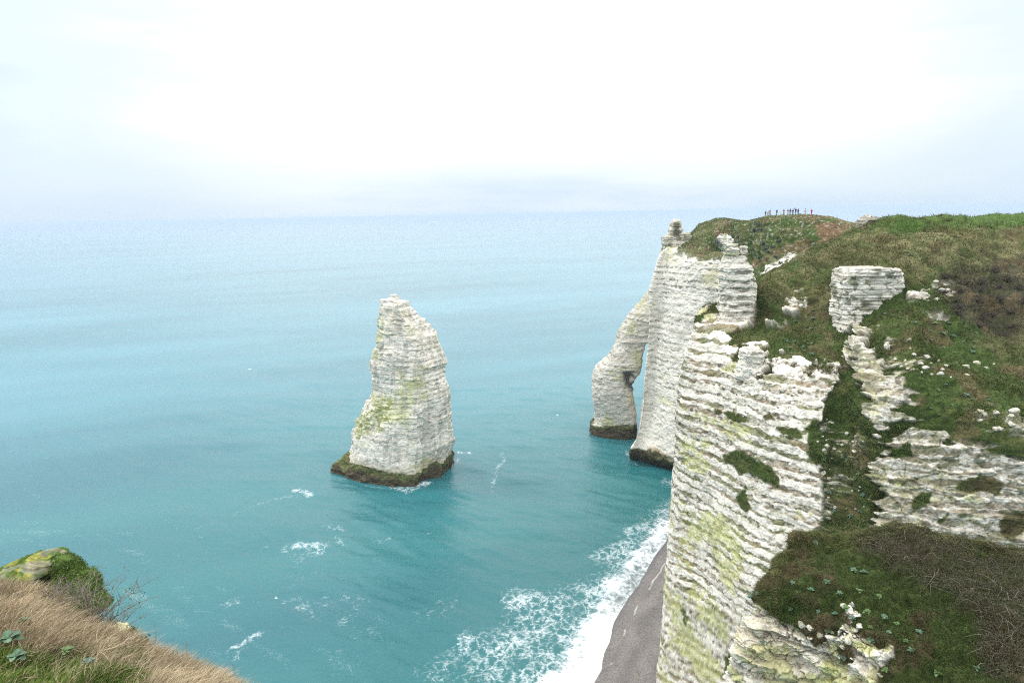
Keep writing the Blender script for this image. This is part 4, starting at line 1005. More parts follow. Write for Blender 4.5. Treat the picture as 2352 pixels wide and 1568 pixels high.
# loose white stones in the turf
def stone_mesh(seed):
    rng = np.random.default_rng(seed)
    n, m = 16, 22
    th = np.linspace(0.02, np.pi-0.02, n); ph = np.linspace(0, 2*np.pi, m, endpoint=False)
    T, H = np.meshgrid(th, ph, indexing='ij')
    d = np.stack([np.sin(T)*np.cos(H), np.sin(T)*np.sin(H), np.cos(T)], -1).reshape(-1, 3)
    k = rng.normal(size=(11, 3)); k /= np.linalg.norm(k, axis=1, keepdims=True); off = rng.uniform(0.42, 0.72, 11)
    r = np.min(off[None]/np.maximum(d @ k.T, 0.25), axis=1)          # cut by planes: angular blocks
    r = np.minimum(r, 0.8)
    P = d*r[:, None]*np.array([1.0, 0.85, 0.7])*(0.93+0.14*fbm(d+seed*3.3, 0.35, 3, seed))[:, None]
    n1 = fbm(P+seed, 0.5, 4, seed+1)
    c = mixc(np.tile(np.float32((0.66, 0.63, 0.58)), (len(P), 1)), (0.48, 0.45, 0.25), sstep(0.45, 0.75, n1))
    c = mixc(c, (0.22, 0.20, 0.14), sstep(0.55, 0.7, fbm(P+seed, 0.22, 3, seed+4))*0.7)
    return P, grid_faces(n, m, True), np.clip(c, 0, 0.85)
STONES = []
def scatter_stones(S, picks, smin, smax, label, group, seed, ymin=0):
    rng = np.random.default_rng(seed)
    for k, i in enumerate(picks):
        p = S['P'][i]
        if len(STONES) < 5:
            V, F, c = stone_mesh(len(STONES)+1)
            o = mesh_np('chalk_stone', V, F, c, mat=M_ROCK); STONES.append(o)
        else:
            o = STONES[rng.integers(5)].copy(); COL.objects.link(o)
        s = rng.uniform(smin, smax)**1.0
        o.location = p-S['N'][i]*0.12*s; o.scale = (s*rng.uniform(.8, 1.3), s*rng.uniform(.8, 1.2), s*rng.uniform(.7, 1.2))
        o.rotation_euler = (rng.uniform(-.3, .3), rng.uniform(-.3, .3), rng.uniform(0, 6.3))
        tag(o, label, 'stone', group)
def pick(S, polys, n, rng, mask=None, mind=0.0):
    """n surface points whose place in the picture lies in the given areas"""
    w = np.zeros(len(S['P']), bool)
    for p in polys: w |= polydist(S['u'], S['v'], p) > 0
    if mask is not None: w &= mask
    idx = np.flatnonzero(w); out = []
    rng.shuffle(idx)
    pts = np.zeros((0, 3))
    for i in idx:
        if len(out) >= n: break
        if mind and len(pts) and np.min(np.linalg.norm(pts-S['P'][i], axis=1)) < mind: continue
        out.append(i); pts = np.concatenate([pts, S['P'][i:i+1]])
    return out
_rng = np.random.default_rng(77)
scatter_stones(CLIFF, pick(CLIFF, RUBBLE[:3]+[RUBBLE[5], RUBBLE[7]], 40, _rng, mind=0.9), 0.25, 0.85, 'pale chalk stone lying in the turf of the right-hand slope', 'chalk stones on the right-hand slope', 1)
scatter_stones(CLIFF, pick(CLIFF, [RUBBLE[3]], 14, _rng, mind=0.8), 0.3, 0.8, 'pale chalk stone in the broken rim above the layered wall', 'chalk stones along the wall rim', 2)
scatter_stones(CLIFF, pick(CLIFF, [[(1870, 950), (1970, 960), (1990, 1200), (1890, 1200)]], 26, _rng, mask=CLIFF['chalk'] < 0.4, mind=0.6), 0.2, 0.6, 'small pale chalk stone lying in the steep green gully', 'chalk stones in the gully', 3)
scatter_stones(MOUND, pick(MOUND, [[(1930, 1375), (1965, 1375), (1990, 1475), (1925, 1475)]], 7, _rng, mind=0.3), 0.2, 0.42, 'pale stone stacked in the chalk rib on the overgrown mound', 'stones in the rib on the mound', 4)
scatter_stones(MOUND, pick(MOUND, [[(1720, 1400), (1900, 1440), (2020, 1500), (2040, 1568), (1720, 1568)]], 12, _rng, mask=MOUND['chalk'] < 0.5, mind=0.4), 0.14, 0.36, 'small pale stone at the crumbling chalk edge of the mound', 'stones at the mound edge', 5)

# ------------------------------------------------------------------ grass as many thin blades
def blades(name, root, direc, length, width, col, tipcol=None, bend=0.4, lean=None, mat=None):
    n = len(root)
    L = length[:, None]
    d = direc/np.linalg.norm(direc, axis=1, keepdims=True)
    side = np.cross(d, np.random.default_rng(3).normal(size=(n, 3))); side /= np.linalg.norm(side, axis=1, keepdims=True)
    w = width[:, None]/2
    lean = np.array([0, 0, -1.0]) if lean is None else lean
    mid = root+d*L*0.55+lean*L*bend*0.12; tip = root+d*L*0.95+lean*L*bend*0.45
    V = np.stack([root-side*w, root+side*w, mid-side*w*0.7, mid+side*w*0.7, tip], 1).reshape(-1, 3)
    b = np.arange(n)*5
    T = np.stack([np.stack([b, b+1, b+3], -1), np.stack([b, b+3, b+2], -1), np.stack([b+2, b+3, b+4], -1)], 1).reshape(-1, 3)
    c = np.repeat(col[:, None, :], 5, 1).astype(np.float32)
    if tipcol is not None: c[:, 4] = tipcol; c[:, 2:4] = (c[:, 2:4]+tipcol[:, None])/2
    return mesh_np(name, V, T, c.reshape(-1, 3), mat=mat or M_BLADE, smooth=False)
def jit(rng, n, s): return rng.normal(0, s, (n, 3))

def build_grass():
    rng = np.random.default_rng(21)
    # slope of the near cliff
    P, N = CLIFF['P'], CLIFF['N']; u, v = CLIFF['u'], CLIFF['v']
    ok = np.flatnonzero((CLIFF['chalk'] < 0.35) & (u > 1560) & (u < 2420) & (v > 480) & (v < 1300))
    i = rng.choice(ok, 80000)
    st = CLIFF['straw'][i]; dk = CLIFF['dark'][i]; br = CLIFF['brown'][i]
    col = mixc(np.tile(np.float32((0.055, 0.09, 0.02)), (len(i), 1)), (0.10, 0.112, 0.036), rng.random(len(i)))
    clump = fbm(P[i], 2.6, 3, 301)
    col = mixc(col, (0.225, 0.21, 0.105), np.clip((st*0.8+0.12)*(rng.random(len(i))+clump-0.45), 0, 1))
    col = mixc(col, (0.14, 0.118, 0.06), np.clip(0.6*br*(rng.random(len(i))+clump-0.6), 0, 1))
    col = mixc(col, (0.075, 0.06, 0.048), dk*0.65)
    col = mixc(col, (0.14, 0.11, 0.055), (rng.random(len(i)) < 0.12)*0.75)
    col *= (0.65+0.7*clump)[:, None]
    d = N[i]*0.7+np.array([-0.25, -0.35, 0.45])+jit(rng, len(i), 0.35)
    o = blades('turf_grass', P[i]-N[i]*0.05+jit(rng, len(i), 0.06), d, rng.uniform(0.25, 0.6, len(i))*(0.6+1.1*sstep(0.4, 0.7, clump))*(1+0.5*st), rng.uniform(0.05, 0.11, len(i)), col, col*1.15, 0.8)
    tag(o, 'rough turf grass covering the slope above the near cliff', 'grass', kind='stuff')
    # headland hill
    P, N = HEADLAND['P'], HEADLAND['N']; u, v = HEADLAND['u'], HEADLAND['v']
    ok = np.flatnonzero((HEADLAND['turf'] > 0.6) & (u > 1540) & (u < 2000) & (v > 490) & (v < 680))
    i = rng.choice(ok, 16000)
    n1 = fbm(P[i], (5, 5, 3), 4, 71)
    col = mixc(np.tile(np.float32((0.052, 0.09, 0.024)), (len(i), 1)), (0.11, 0.115, 0.045), np.clip(rng.random(len(i))*n1*1.4, 0, 1))*(0.6+0.8*n1)[:, None]
    d = N[i]*0.5+np.array([-0.2, -0.2, 0.5])+jit(rng, len(i), 0.35)
    o = blades('headland_grass', P[i]-N[i]*0.05, d, rng.uniform(0.25, 0.55, len(i)), rng.uniform(0.08, 0.16, len(i)), col, col*1.1, 0.8)
    tag(o, 'short green grass on the hill of the far headland', 'grass', kind='stuff')
    # mound
    P, N = MOUND['P'], MOUND['N']; u, v = MOUND['u'], MOUND['v']
    ok = np.flatnonzero((MOUND['chalk'] < 0.4) & (u > 1640) & (u < 2420) & (v > 1180) & (v < 1640))
    i = rng.choice(ok, 90000)
    n1 = fbm(P[i], 1.5, 4, 101); dk = MOUND['dark'][i]
    col = mixc(np.tile(np.float32((0.045, 0.07, 0.016)), (len(i), 1)), (0.095, 0.072, 0.038), np.clip((n1-0.55)*4+rng.normal(0, .35, len(i)), 0, 1))
    col = mixc(col, (0.046, 0.046, 0.022), dk*0.6)
    col = mixc(col, (0.16, 0.16, 0.045), (rng.random(len(i)) < 0.05)*0.6)
    rim = sstep(26, 4, polydist(u[i], v[i], [(1780, 1250), (1990, 1225), (2090, 1208), (2230, 1245), (2400, 1270), (2400, 1800), (1700, 1800)]))
    col = mixc(col, (0.14, 0.135, 0.05), rim*0.6*rng.random(len(i)))
    d = N[i]*0.5+np.array([-0.3, -0.3, 0.4])+jit(rng, len(i), 0.4)
    o = blades('mound_grass', P[i]-N[i]*0.03+jit(rng, len(i), 0.02), d, rng.uniform(0.10, 0.34, len(i)), rng.uniform(0.012, 0.03, len(i)), col, col*1.2, 0.8)
    tag(o, 'dark tangled grass covering the near mound', 'grass', kind='stuff')
    rimv = np.flatnonzero((MOUND['chalk'] < 0.5) & (u > 1780) & (u < 2420) & (np.abs(polydist(u, v, [(1780, 1290), (1800, 1250), (1850, 1228), (1915, 1240), (1990, 1225), (2090, 1206), (2230, 1248), (2420, 1275), (2420, 1800), (1700, 1800)])-10) < 16))
    i = rng.choice(rimv, 16000)
    col = mixc(np.tile(np.float32((0.085, 0.11, 0.03)), (len(i), 1)), (0.20, 0.175, 0.08), rng.random(len(i))*fbm(P[i], 1.2, 3, 310)*1.6)
    d = np.array([-0.35, 0.05, 0.8])+jit(rng, len(i), 0.35)
    o = blades('rim_grass', P[i]-N[i]*0.03, d, rng.uniform(0.2, 0.5, len(i)), rng.uniform(0.012, 0.024, len(i)), col, col*1.2, 0.9, lean=np.array([-0.5, 0, -0.8]))
    tag(o, 'paler long grass along the crest of the near mound', 'grass', kind='stuff')
    # foreground: dry grass and, lower, green grass
    P, N = FORE['P'], FORE['N']; u, v = FORE['u'], FORE['v']
    ok = np.flatnonzero((u > -160) & (u < 640) & (v > 1300) & (v < 1720) & (P[:, 1] > 3.2))
    w = 1/np.maximum(P[ok, 1], 3)**1.0
    i = rng.choice(ok, 120000, p=w/w.sum())
    uu, vv = u[i], v[i]
    n1 = fbm(P[i], 0.9, 3, 305)
    green = sstep(-50, 60, polydist(uu, vv, [(-500, 1500), (0, 1490), (60, 1500), (190, 1515), (310, 1560), (400, 1620), (400, 1900), (-500, 1900)])+(n1-0.5)*150)
    col = mixc(np.tile(np.float32((0.32, 0.235, 0.145)), (len(i), 1)), (0.56, 0.46, 0.32), rng.random(len(i)))
    col = mixc(col, (0.10, 0.105, 0.035), (rng.random(len(i)) < 0.22)*0.8)
    gcol = mixc(np.tile(np.float32((0.065, 0.135, 0.018)), (len(i), 1)), (0.18, 0.23, 0.05), rng.random(len(i)))
    isg = rng.random(len(i)) < np.clip(green*1.1, 0.06, 0.95)
    col = np.where(isg[:, None], gcol, col)*(0.6+0.7*fbm(P[i], 0.4, 2, 306))[:, None]
    d = N[i]*0.4+np.array([0.25, 0.1, 0.75])+jit(rng, len(i), 0.42)+np.where(isg[:, None], 0, 1)*np.array([0.15, 0.0, 0.1])+0.9*(np.stack([vnoise(P[i], 0.5, 307), vnoise(P[i], 0.5, 308), 0.5+0*uu], -1)-0.5)
    ln = np.where(isg, rng.uniform(0.10, 0.26, len(i)), rng.uniform(0.18, 0.55, len(i)))
    o = blades('foreground_grass', P[i]-N[i]*0.02+jit(rng, len(i), 0.03)*np.array([1, 1, 0.2]), d, ln, np.where(isg, 0.010, 0.0065)*rng.uniform(.7, 1.3, len(i)), col, col*1.15, 0.7, lean=np.array([0.4, 0, -0.8]))
    tag(o, 'dry straw grass turning green at the bottom left corner', 'grass', kind='stuff')
    okg = polydist(u[ok], v[ok], [(-500, 1500), (0, 1490), (60, 1500), (190, 1515), (310, 1560), (400, 1620), (400, 1900), (-500, 1900)]) < -10
    w2 = w*np.where(okg, 1, 0.12); i = rng.choice(ok, 4200, p=w2/w2.sum())
    col = mixc(np.tile(np.float32((0.50, 0.41, 0.28)), (len(i), 1)), (0.30, 0.22, 0.14), rng.random(len(i)))
    d = np.array([0.1, 0.0, 0.8])+jit(rng, len(i), 0.55)
    o = blades('long_grass_stems', P[i]+jit(rng, len(i), 0.03)*np.array([1, 1, 0.2]), d, rng.uniform(0.3, 0.72, len(i)), rng.uniform(0.006, 0.010, len(i)), col, col*1.2, 1.0, lean=np.array([0.3, 0, -0.8]))
    tag(o, 'long pale bent grass stems over the dry grass', 'grass', kind='stuff')
build_grass()


def build_brambles():
    rng = np.random.default_rng(31)
    P, N = MOUND['P'], MOUND['N']; u, v = MOUND['u'], MOUND['v']
    ok = np.flatnonzero((MOUND['dark'] > 0.45) & (u > 1760) & (u < 2420) & (v > 1180) & (v < 1600))
    i = rng.choice(ok, 420)
    paths, rad, cols = [], [], []
    for k in i:
        d = rng.normal(0, 1, 3); d -= N[k]*np.dot(d, N[k]); d /= np.linalg.norm(d); L = rng.uniform(0.4, 1.5); h = rng.uniform(0.08, 0.38)
        t = np.linspace(0, 1, 6)[:, None]
        bow = np.cross(d, N[k])*rng.normal(0, 0.15)
        p = P[k]+d*L*t+(N[k]*0.5+np.array([-0.1, -0.2, 0.5]))*h*4*t*(1-t)+bow*np.sin(t*3.1)*L
        paths.append(p); rad.append(rng.uniform(0.004, 0.011)*np.linspace(1, 0.5, 6))
        c = np.array((0.10, 0.075, 0.06))*rng.uniform(0.5, 1.4) if rng.random() < 0.7 else np.array((0.26, 0.21, 0.17))*rng.uniform(0.7, 1.2)
        cols.append(np.tile(c, (6*4, 1)))
    V, F = tubes(paths, rad)
    o = mesh_np('bramble_thicket', V, F, np.concatenate(cols), mat=M_TWIG)
    tag(o, 'tangle of bare brown bramble stems over the dark side of the mound', 'brambles', kind='stuff')
    i = rng.choice(ok, 26000)
    n = N[i]*0.6+rng.normal(0, 0.5, (len(i), 3)); n /= np.linalg.norm(n, axis=1, keepdims=True)
    V, F = leaf_quads(P[i]+N[i]*rng.uniform(0.0, 0.22, (len(i), 1)), n, rng.uniform(0.03, 0.075, len(i)), rng, 0.65)
    c = mixc(np.tile(np.float32((0.035, 0.042, 0.018)), (len(i), 1)), (0.075, 0.065, 0.035), rng.random(len(i)))
    lf = mesh_np('bramble_leaves', V, F, np.repeat(c, 4, 0), mat=M_LEAF, smooth=False)
    tag(lf, 'small dark leaves among the bramble stems on the mound', 'leaves', kind='stuff')
build_brambles()

# sea cabbages: rosettes of broad lobed blue-green leaves
def cabbage_proto(seed, tone):
    rng = np.random.default_rng(seed)
    root = thing('sea_cabbage', None, 'plant')
    Vs, Fs, cs, o = [], [], [], 0
    nl = rng.integers(8, 12)
    for k in range(nl):
        a = k*2.4+rng.uniform(-.3, .3); up = rng.uniform(0.15, 1.1); L = rng.uniform(0.65, 1.0)
        t = np.linspace(0, 1, 7); s = np.linspace(-1, 1, 5)
        w = 0.30*L*np.sin(np.pi*np.clip(t*0.86+0.14, 0, 1))**0.8*np.where(t < 0.25, 0.35, 1)*(1+0.12*np.sin(t*26))
        T, S = np.meshgrid(t, s, indexing='ij')
        r = T*L*math.cos(up*0.9); h = T*L*math.sin(up*0.9)-0.35*T**2*L+0.10*S**2*w[:, None]*2+0.03*np.sin(T*18+S*3)
        x = r*math.cos(a)-S*w[:, None]*math.sin(a); y = r*math.sin(a)+S*w[:, None]*math.cos(a)
        Vs.append(np.stack([x, y, h+0.06], -1).reshape(-1, 3)); Fs.append(grid_faces(7, 5)+o); o += 35
        c = np.float32(tone)*rng.uniform(0.75, 1.25)
        rib = (np.abs(S) < 0.1)*0.35*(T < 0.9)
        cs.append((c*(1+rib[..., None])).reshape(-1, 3))
    mesh_np('leaf_rosette', np.concatenate(Vs), np.concatenate(Fs), np.concatenate(cs), mat=M_LEAF, parent=root)
    p = [[(0, 0, -0.12), (0.01, 0.01, 0.0), (0.0, 0.0, 0.14)]]
    V, F = tubes(p, [0.03], 6)
    mesh_np('stem', V, F, np.tile(np.float32((0.16, 0.17, 0.09)), (len(V), 1)), mat=M_TWIG, parent=root)
    return root
CAB = [cabbage_proto(k, t) for k, t in ((1, (0.07, 0.135, 0.075)), (2, (0.055, 0.115, 0.065)), (3, (0.085, 0.14, 0.10)), (4, (0.075, 0.13, 0.04)))]
_used = [0]
def put_cabbage(p, nrm, s, rng, label, group):
    k = _used[0]
    if k < 4:
        o = CAB[k]
    else:
        src = CAB[rng.integers(4)]; o = src.copy(); COL.objects.link(o)
        for ch in src.children:
            c = ch.copy(); COL.objects.link(c); c.parent = o
    _used[0] += 1
    up = Vector(nrm)*0.5+Vector((0, -0.1, 0.8))
    q = up.to_track_quat('Z', 'Y')
    o.rotation_mode = 'QUATERNION'
    o.rotation_quaternion = q @ Vector((0, 0, 1)).rotation_difference(Vector((0, 0, 1))) @ Matrix.Rotation(rng.uniform(0, 6.28), 4, 'Z').to_quaternion()
    o.location = p; o.scale = (s, s, s*rng.uniform(.8, 1.1))
    tag(o, label, 'plant', group)
def plants():
    rng = np.random.default_rng(41)
    spots = [(1960, 1305), (1985, 1310), (1822, 1340), (1972, 1352), (1815, 1398), (1745, 1420), (1880, 1405), (1920, 1410), (1905, 1450), (1830, 1440), (1990, 1400), (2030, 1410), (1960, 1420), (1900, 1345), (2000, 1440), (1945, 1400), (2040, 1455), (2080, 1470), (2000, 1470), (2100, 1500), (1800, 1430), (1850, 1455), (1940, 1510), (1975, 1440), (2020, 1365), (1720, 1370), (1862, 1355), (1930, 1365), (2060, 1430), (2150, 1540), (2110, 1450), (1745, 1365), (1755, 1470), (2040, 1540), (2240, 1520), (1870, 1250), (1830, 1240)]
    for k, (a, b) in enumerate(spots):
        i = np.argmin((MOUND['u']-a)**2+(MOUND['v']-b)**2)
        put_cabbage(MOUND['P'][i]+MOUND['N'][i]*0.06, MOUND['N'][i], rng.uniform(0.17, 0.29), rng, 'blue-green leafy cabbage plant growing on the near mound', 'cabbage plants on the near mound')
    for k, i in enumerate(pick(CLIFF, [[(1745, 720), (1880, 700), (1920, 860), (1800, 830)], [(1900, 690), (2040, 720), (2100, 760), (2060, 780), (1990, 760), (1930, 740)], [(2140, 740), (2260, 760), (2300, 830), (2180, 830), (2090, 770)], [(2080, 900), (2230, 900), (2300, 960), (2120, 960)], [(1890, 1040), (1990, 1050), (1980, 1200), (1900, 1200)], [(2060, 590), (2120, 590), (2110, 640)]], 75, rng, mask=CLIFF['chalk'] < 0.3, mind=0.8)):
        put_cabbage(CLIFF['P'][i]+CLIFF['N'][i]*0.1, CLIFF['N'][i], rng.uniform(0.25, 0.6), rng, 'blue-green cabbage plant dotted over the turf above the cliff', 'cabbage plants on the slope')
    fg = [(22, 1490, .26, 'broad-leaved grey-green cabbage plant at the left picture edge'), (40, 1530, .2, 'dark cabbage plant low in the green grass at the left edge'), (305, 1530, .27, 'large pale cabbage plant in the middle of the grassy slope'), (510, 1540, .24, 'dark-leaved cabbage plant beside the tall dry stalks'), (250, 1475, .16, 'small blue cabbage plant among the dry grass below the bare shrub'),
          (160, 1520, .15, 'small cabbage plant left of the large pale one'), (205, 1545, .13, 'little cabbage plant at the border of green and dry grass'), (60, 1450, .15, 'small cabbage plant in dry grass at the far left'), (145, 1425, .17, 'yellowish cabbage plant just below the mossy rock'), (380, 1500, .12, 'tiny cabbage plant near the upper edge of the dry grass')]
    for a, b, s, lab in fg:
        a2, b2 = (a if a < 420 else 440), b
        i = np.argmin((FORE['u']-a2)**2+(FORE['v']-b2)**2)
        put_cabbage(FORE['P'][i]+np.array([0, 0, 0.16]), FORE['N'][i], s*0.95, rng, lab, 'cabbage plants on the foreground slope')
plants()

# bare twiggy shrubs
def twig_shrub(name, label, loc, h, spread_, seed, n=26, col=(0.16, 0.13, 0.11), leafcol=None, leaves=0, leafsize=0.05, r0=0.012, group=None):
    rng = np.random.default_rng(seed)
    root = thing(name, label, 'shrub', loc, group)
    paths, rad = [], []
    for k in range(n):
        a = rng.uniform(0, 6.28); out = rng.uniform(0.1, 1.0)
        end = np.array([math.cos(a)*out*spread_, math.sin(a)*out*spread_, h*(1.05-0.5*out)*rng.uniform(.7, 1.15)])
        t = np.linspace(0, 1, 7)[:, None]
        p = end*t+np.array([0, 0, 0.35*h])*np.sin(t*np.pi)*0.35+np.cumsum(rng.normal(0, 0.025*h, (7, 3)), 0)
        p[0] = rng.normal(0, 0.05*spread_, 3)*[1, 1, 0]-[0, 0, 0.05*h]
        paths.append(p); rad.append(np.linspace(r0, r0*0.25, 7))
        for b in range(rng.integers(2, 6)):
            j = rng.integers(2, 6); dd = rng.normal(0, 1, 3)+np.array([0, 0, 0.7]); dd /= np.linalg.norm(dd)
            q = p[j]+dd*h*rng.uniform(.12, .34)*np.linspace(0, 1, 4)[:, None]+np.cumsum(rng.normal(0, 0.015*h, (4, 3)), 0)
            q[0] = p[j]; paths.append(q); rad.append(np.linspace(r0*0.5, r0*0.15, 4))
    V, F = tubes(paths, rad)
    c = np.float32(col)*(0.7+0.6*rng.random((len(V)//4, 1))).repeat(4, 0)
    mesh_np('stems', V, F, c[:len(V)], mat=M_TWIG, parent=root)
    if leaves:
        allp = np.concatenate([p[2:] for p in paths]); i = rng.integers(0, len(allp), leaves)
        nn = rng.normal(size=(leaves, 3)); nn /= np.linalg.norm(nn, axis=1, keepdims=True)
        V, F = leaf_quads(allp[i]+rng.normal(0, 0.07*h, (leaves, 3)), nn, rng.uniform(.6, 1.3, leaves)*leafsize, rng, 0.6)
        cc = np.float32(leafcol)*(0.6+0.8*rng.random((leaves, 1)))
        mesh_np('foliage', V, F, np.repeat(cc, 4, 0), mat=M_LEAF, smooth=False, parent=root)
    return root
def at_surface(S, a, b, lift=0.0):
    i = np.argmin((S['u']-a)**2+(S['v']-b)**2)
    return S['P'][i]+np.array([0, 0, lift])
def shrubs():
    for k, (a, b, h, s, lab) in enumerate([(150, 1412, .75, 1.3, 'bare grey twiggy shrub just below the mossy rock'), (215, 1440, .8, 1.5, 'bare twiggy shrub with sparse leaves in the middle of the rim'), (262, 1462, .6, 1.1, 'dark twiggy shrub beside the lichened boulder'), (112, 1400, .5, 1.0, 'low pale twiggy shrub left of the other bare shrubs')]):
        twig_shrub('bare_shrub', lab, at_surface(FORE, a, b), h, s, 50+k, n=40, col=(0.19, 0.16, 0.14), leafcol=(0.13, 0.14, 0.045), leaves=260, leafsize=0.04, r0=0.011, group='bare shrubs on the rim')
    # leafy humps at the rim
    for k, (a, b, h, s, lab) in enumerate([(205, 1375, .35, .4, 'green cushion of leaves right of the mossy rock'), (300, 1462, .3, .35, 'small green shrub at the lowest point of the rim')]):
        twig_shrub('green_shrub', lab, at_surface(FORE, a, b+25), h, s, 70+k, n=26, col=(0.1, 0.09, 0.06), leafcol=(0.06, 0.10, 0.022), leaves=900, leafsize=0.05, r0=0.006)
    spots = [(1742, 520, 1.8, 2.2), (1750, 530, 1.2, 1.8), (1733, 532, 1.1, 1.4), (1681, 545, .9, 1.0), (1700, 548, 1.0, 1.2), (1790, 552, .8, 1.0), (1758, 575, 1.2, 1.4), (1752, 562, 1.1, 1.4), (1765, 582, 1.0, 1.1), (1744, 595, .9, .9), (1775, 570, .8, .9), (1815, 515, 1.0, 1.6), (1668, 556, .8, .9), (1780, 590, .8, .9), (1790, 605, .8, 1.0)]
    for k, (a, b, h, s) in enumerate(spots):
        twig_shrub('grey_shrub', 'grey-green bushy shrub dotted on the far headland hillside', at_surface(HEADLAND, a, b, -0.1), h, s, 90+k, n=16, col=(0.13, 0.12, 0.11), leafcol=(0.135, 0.15, 0.125) if k % 3 else (0.10, 0.15, 0.10), leaves=420, leafsize=0.22, r0=0.03, group='grey shrubs on the headland')
    for k, (a, b) in enumerate([(1648, 556), (1690, 558), (1686, 568)]):
        twig_shrub('pillar_shrub', ['grey shrub left of the block on top of the pillar', 'grey shrub behind the middle of the pillar top', 'low grey shrub between the pillar-top blocks'][k], aty(a, b+8, 119.6), 1.1, 0.9, 120+k, n=16, col=(0.14, 0.13, 0.12), leafcol=(0.15, 0.16, 0.14), leaves=380, leafsize=0.16, r0=0.02)
    rng = np.random.default_rng(66)
    dark = [[(2160, 640), (2240, 620), (2352, 640), (2352, 760), (2250, 765), (2170, 730)]]
    for k, i in enumerate(pick(CLIFF, dark, 22, rng, mind=2.2)):
        twig_shrub('dark_shrub', 'dark leafless shrub in the purple-brown thicket on the right slope', CLIFF['P'][i]-[0, 0, .1], rng.uniform(.8, 1.4), rng.uniform(1.2, 2.0), 140+k, n=30, col=(0.085, 0.066, 0.058), leafcol=(0.075, 0.06, 0.045), leaves=260, leafsize=0.12, r0=0.025, group='dark shrubs on the right slope')
    for k, i in enumerate(pick(CLIFF, [[(2110, 640), (2190, 660), (2190, 720), (2150, 720)], [(2290, 1000), (2352, 980), (2352, 1080), (2300, 1060)], [(2130, 505), (2180, 500), (2180, 520), (2130, 520)]], 9, rng, mask=CLIFF['chalk'] < 0.3, mind=2.0)):
        twig_shrub('gorse_bush', 'low yellow-green bush on the right-hand slope', CLIFF['P'][i]-[0, 0, .1], rng.uniform(.7, 1.1), rng.uniform(1.0, 1.6), 170+k, n=14, col=(0.09, 0.08, 0.05), leafcol=(0.12, 0.135, 0.03), leaves=420, leafsize=0.14, r0=0.02, group='yellow-green bushes on the slope')
shrubs()

# tall weed stalks in the foreground
def stalks():
    rng = np.random.default_rng(81)
    def stalk(name, label, base, h, lean, col, group=None, r=0.004, k=5):
        root = thing(name, label, 'dry stalk', base, group)
        t = np.linspace(0, 1, 8)[:, None]
        main = np.array([lean[0], lean[1], h])*t+np.cumsum(rng.normal(0, 0.006, (8, 3)), 0); main[0] = 0
        V, F = tubes([main], [np.linspace(r, r*0.4, 8)])
        mesh_np('stem', V, F, np.tile(np.float32(col), (len(V), 1)), mat=M_TWIG, parent=root)
        ps, rs = [], []
        for b in range(k):
            j = rng.integers(3, 7); d = rng.normal(0, .5, 3)+[0, 0, .8]; d /= np.linalg.norm(d)
            ps.append(main[j]+d*h*rng.uniform(.1, .28)*np.linspace(0, 1, 4)[:, None]); rs.append(np.linspace(r*0.6, r*0.25, 4))
        V, F = tubes(ps, rs)
        mesh_np('side_twigs', V, F, np.tile(np.float32(col), (len(V), 1)), mat=M_TWIG, parent=root)
    for a, b, h, lab in [(205, 1480, .55, 'pale dry stalk standing above the grass under the bare shrub'), (240, 1490, .5, 'forked pale stalk right of the large cabbage'), (425, 1545, .5, 'upright pale stalk near the middle of the dry slope'), (365, 1500, .6, 'thin branched dry stalk near the rim of the slope'), (440, 1530, .4, 'leaning dry stalk above the dark cabbage plant'), (130, 1470, .45, 'dark thin stalk left of the large cabbage')]:
        a = min(a, 430); p = at_surface(FORE, a, b, 0.02)
        stalk('dry_stalk', lab, p, h, rng.normal(0, .08, 2), (0.36, 0.30, 0.22), r=0.006)
    for a, b, Y, h, lab in [(556, 1572, 8.8, .42, 'tall branching weed where the grass leaves the bottom edge'), (548, 1580, 8.6, .3, 'short thin weed beside the tall branching one'), (1090, 1600, 4.2, .18, 'tiny dry grass stalk at the bottom edge left of centre'), (1425, 1600, 4.0, .20, 'thin leaning stalk at the bottom edge over the beach'), (1442, 1600, 4.0, .24, 'tallest thin stalk at the bottom edge over the beach'), (1412, 1600, 4.0, .14, 'short stalk at the bottom edge over the beach')]:
        stalk('weed_stalk', lab, aty(a, b, Y)-[0, 0, 0.02], h, rng.normal(0, .05, 2), (0.27, 0.22, 0.15), r=0.0028)
stalks()

# ------------------------------------------------------------------ people on the headland
def skyline(a, w=5.0):
    """highest point of the headland hill near picture column a"""
    S = HEADLAND; k = np.flatnonzero((np.abs(S['u']-a) < w) & (S['turf'] > 0.3) & (S['P'][:, 1] > 150))
    i = k[np.argmin(S['v'][k])]
    return S['P'][i]
def skin_mesh(verts, edges, radii, root_i, levels=1):
    me = bpy.data.meshes.new('tmp'); me.from_pydata(verts, edges, [])
    o = bpy.data.objects.new('tmp', me); COL.objects.link(o)
    sk = o.modifiers.new('s', 'SKIN'); sk.use_smooth_shade = True
    for i, r in enumerate(radii):
        me.skin_vertices[0].data[i].radius = r if isinstance(r, tuple) else (r, r)
        me.skin_vertices[0].data[i].use_root = (i == root_i)
    if levels:
        sb = o.modifiers.new('d', 'SUBSURF'); sb.levels = levels
    dg = bpy.context.evaluated_depsgraph_get()
    out = bpy.data.meshes.new_from_object(o.evaluated_get(dg))
    bpy.data.objects.remove(o); bpy.data.meshes.remove(me)
    return out
def link_mesh(name, me, mat, parent):
    me.name = name; me.materials.clear(); me.materials.append(mat)
    o = bpy.data.objects.new(name, me); COL.objects.link(o); o.parent = parent
    return o
_mats = {}
def cloth(col):
    if col not in _mats: _mats[col] = plain_mat('cloth', col, rough=0.9, spec=0.1, var=0.15, scale=5)
    return _mats[col]
M_SKIN = plain_mat('skin', (0.52, 0.33, 0.25), rough=0.6)
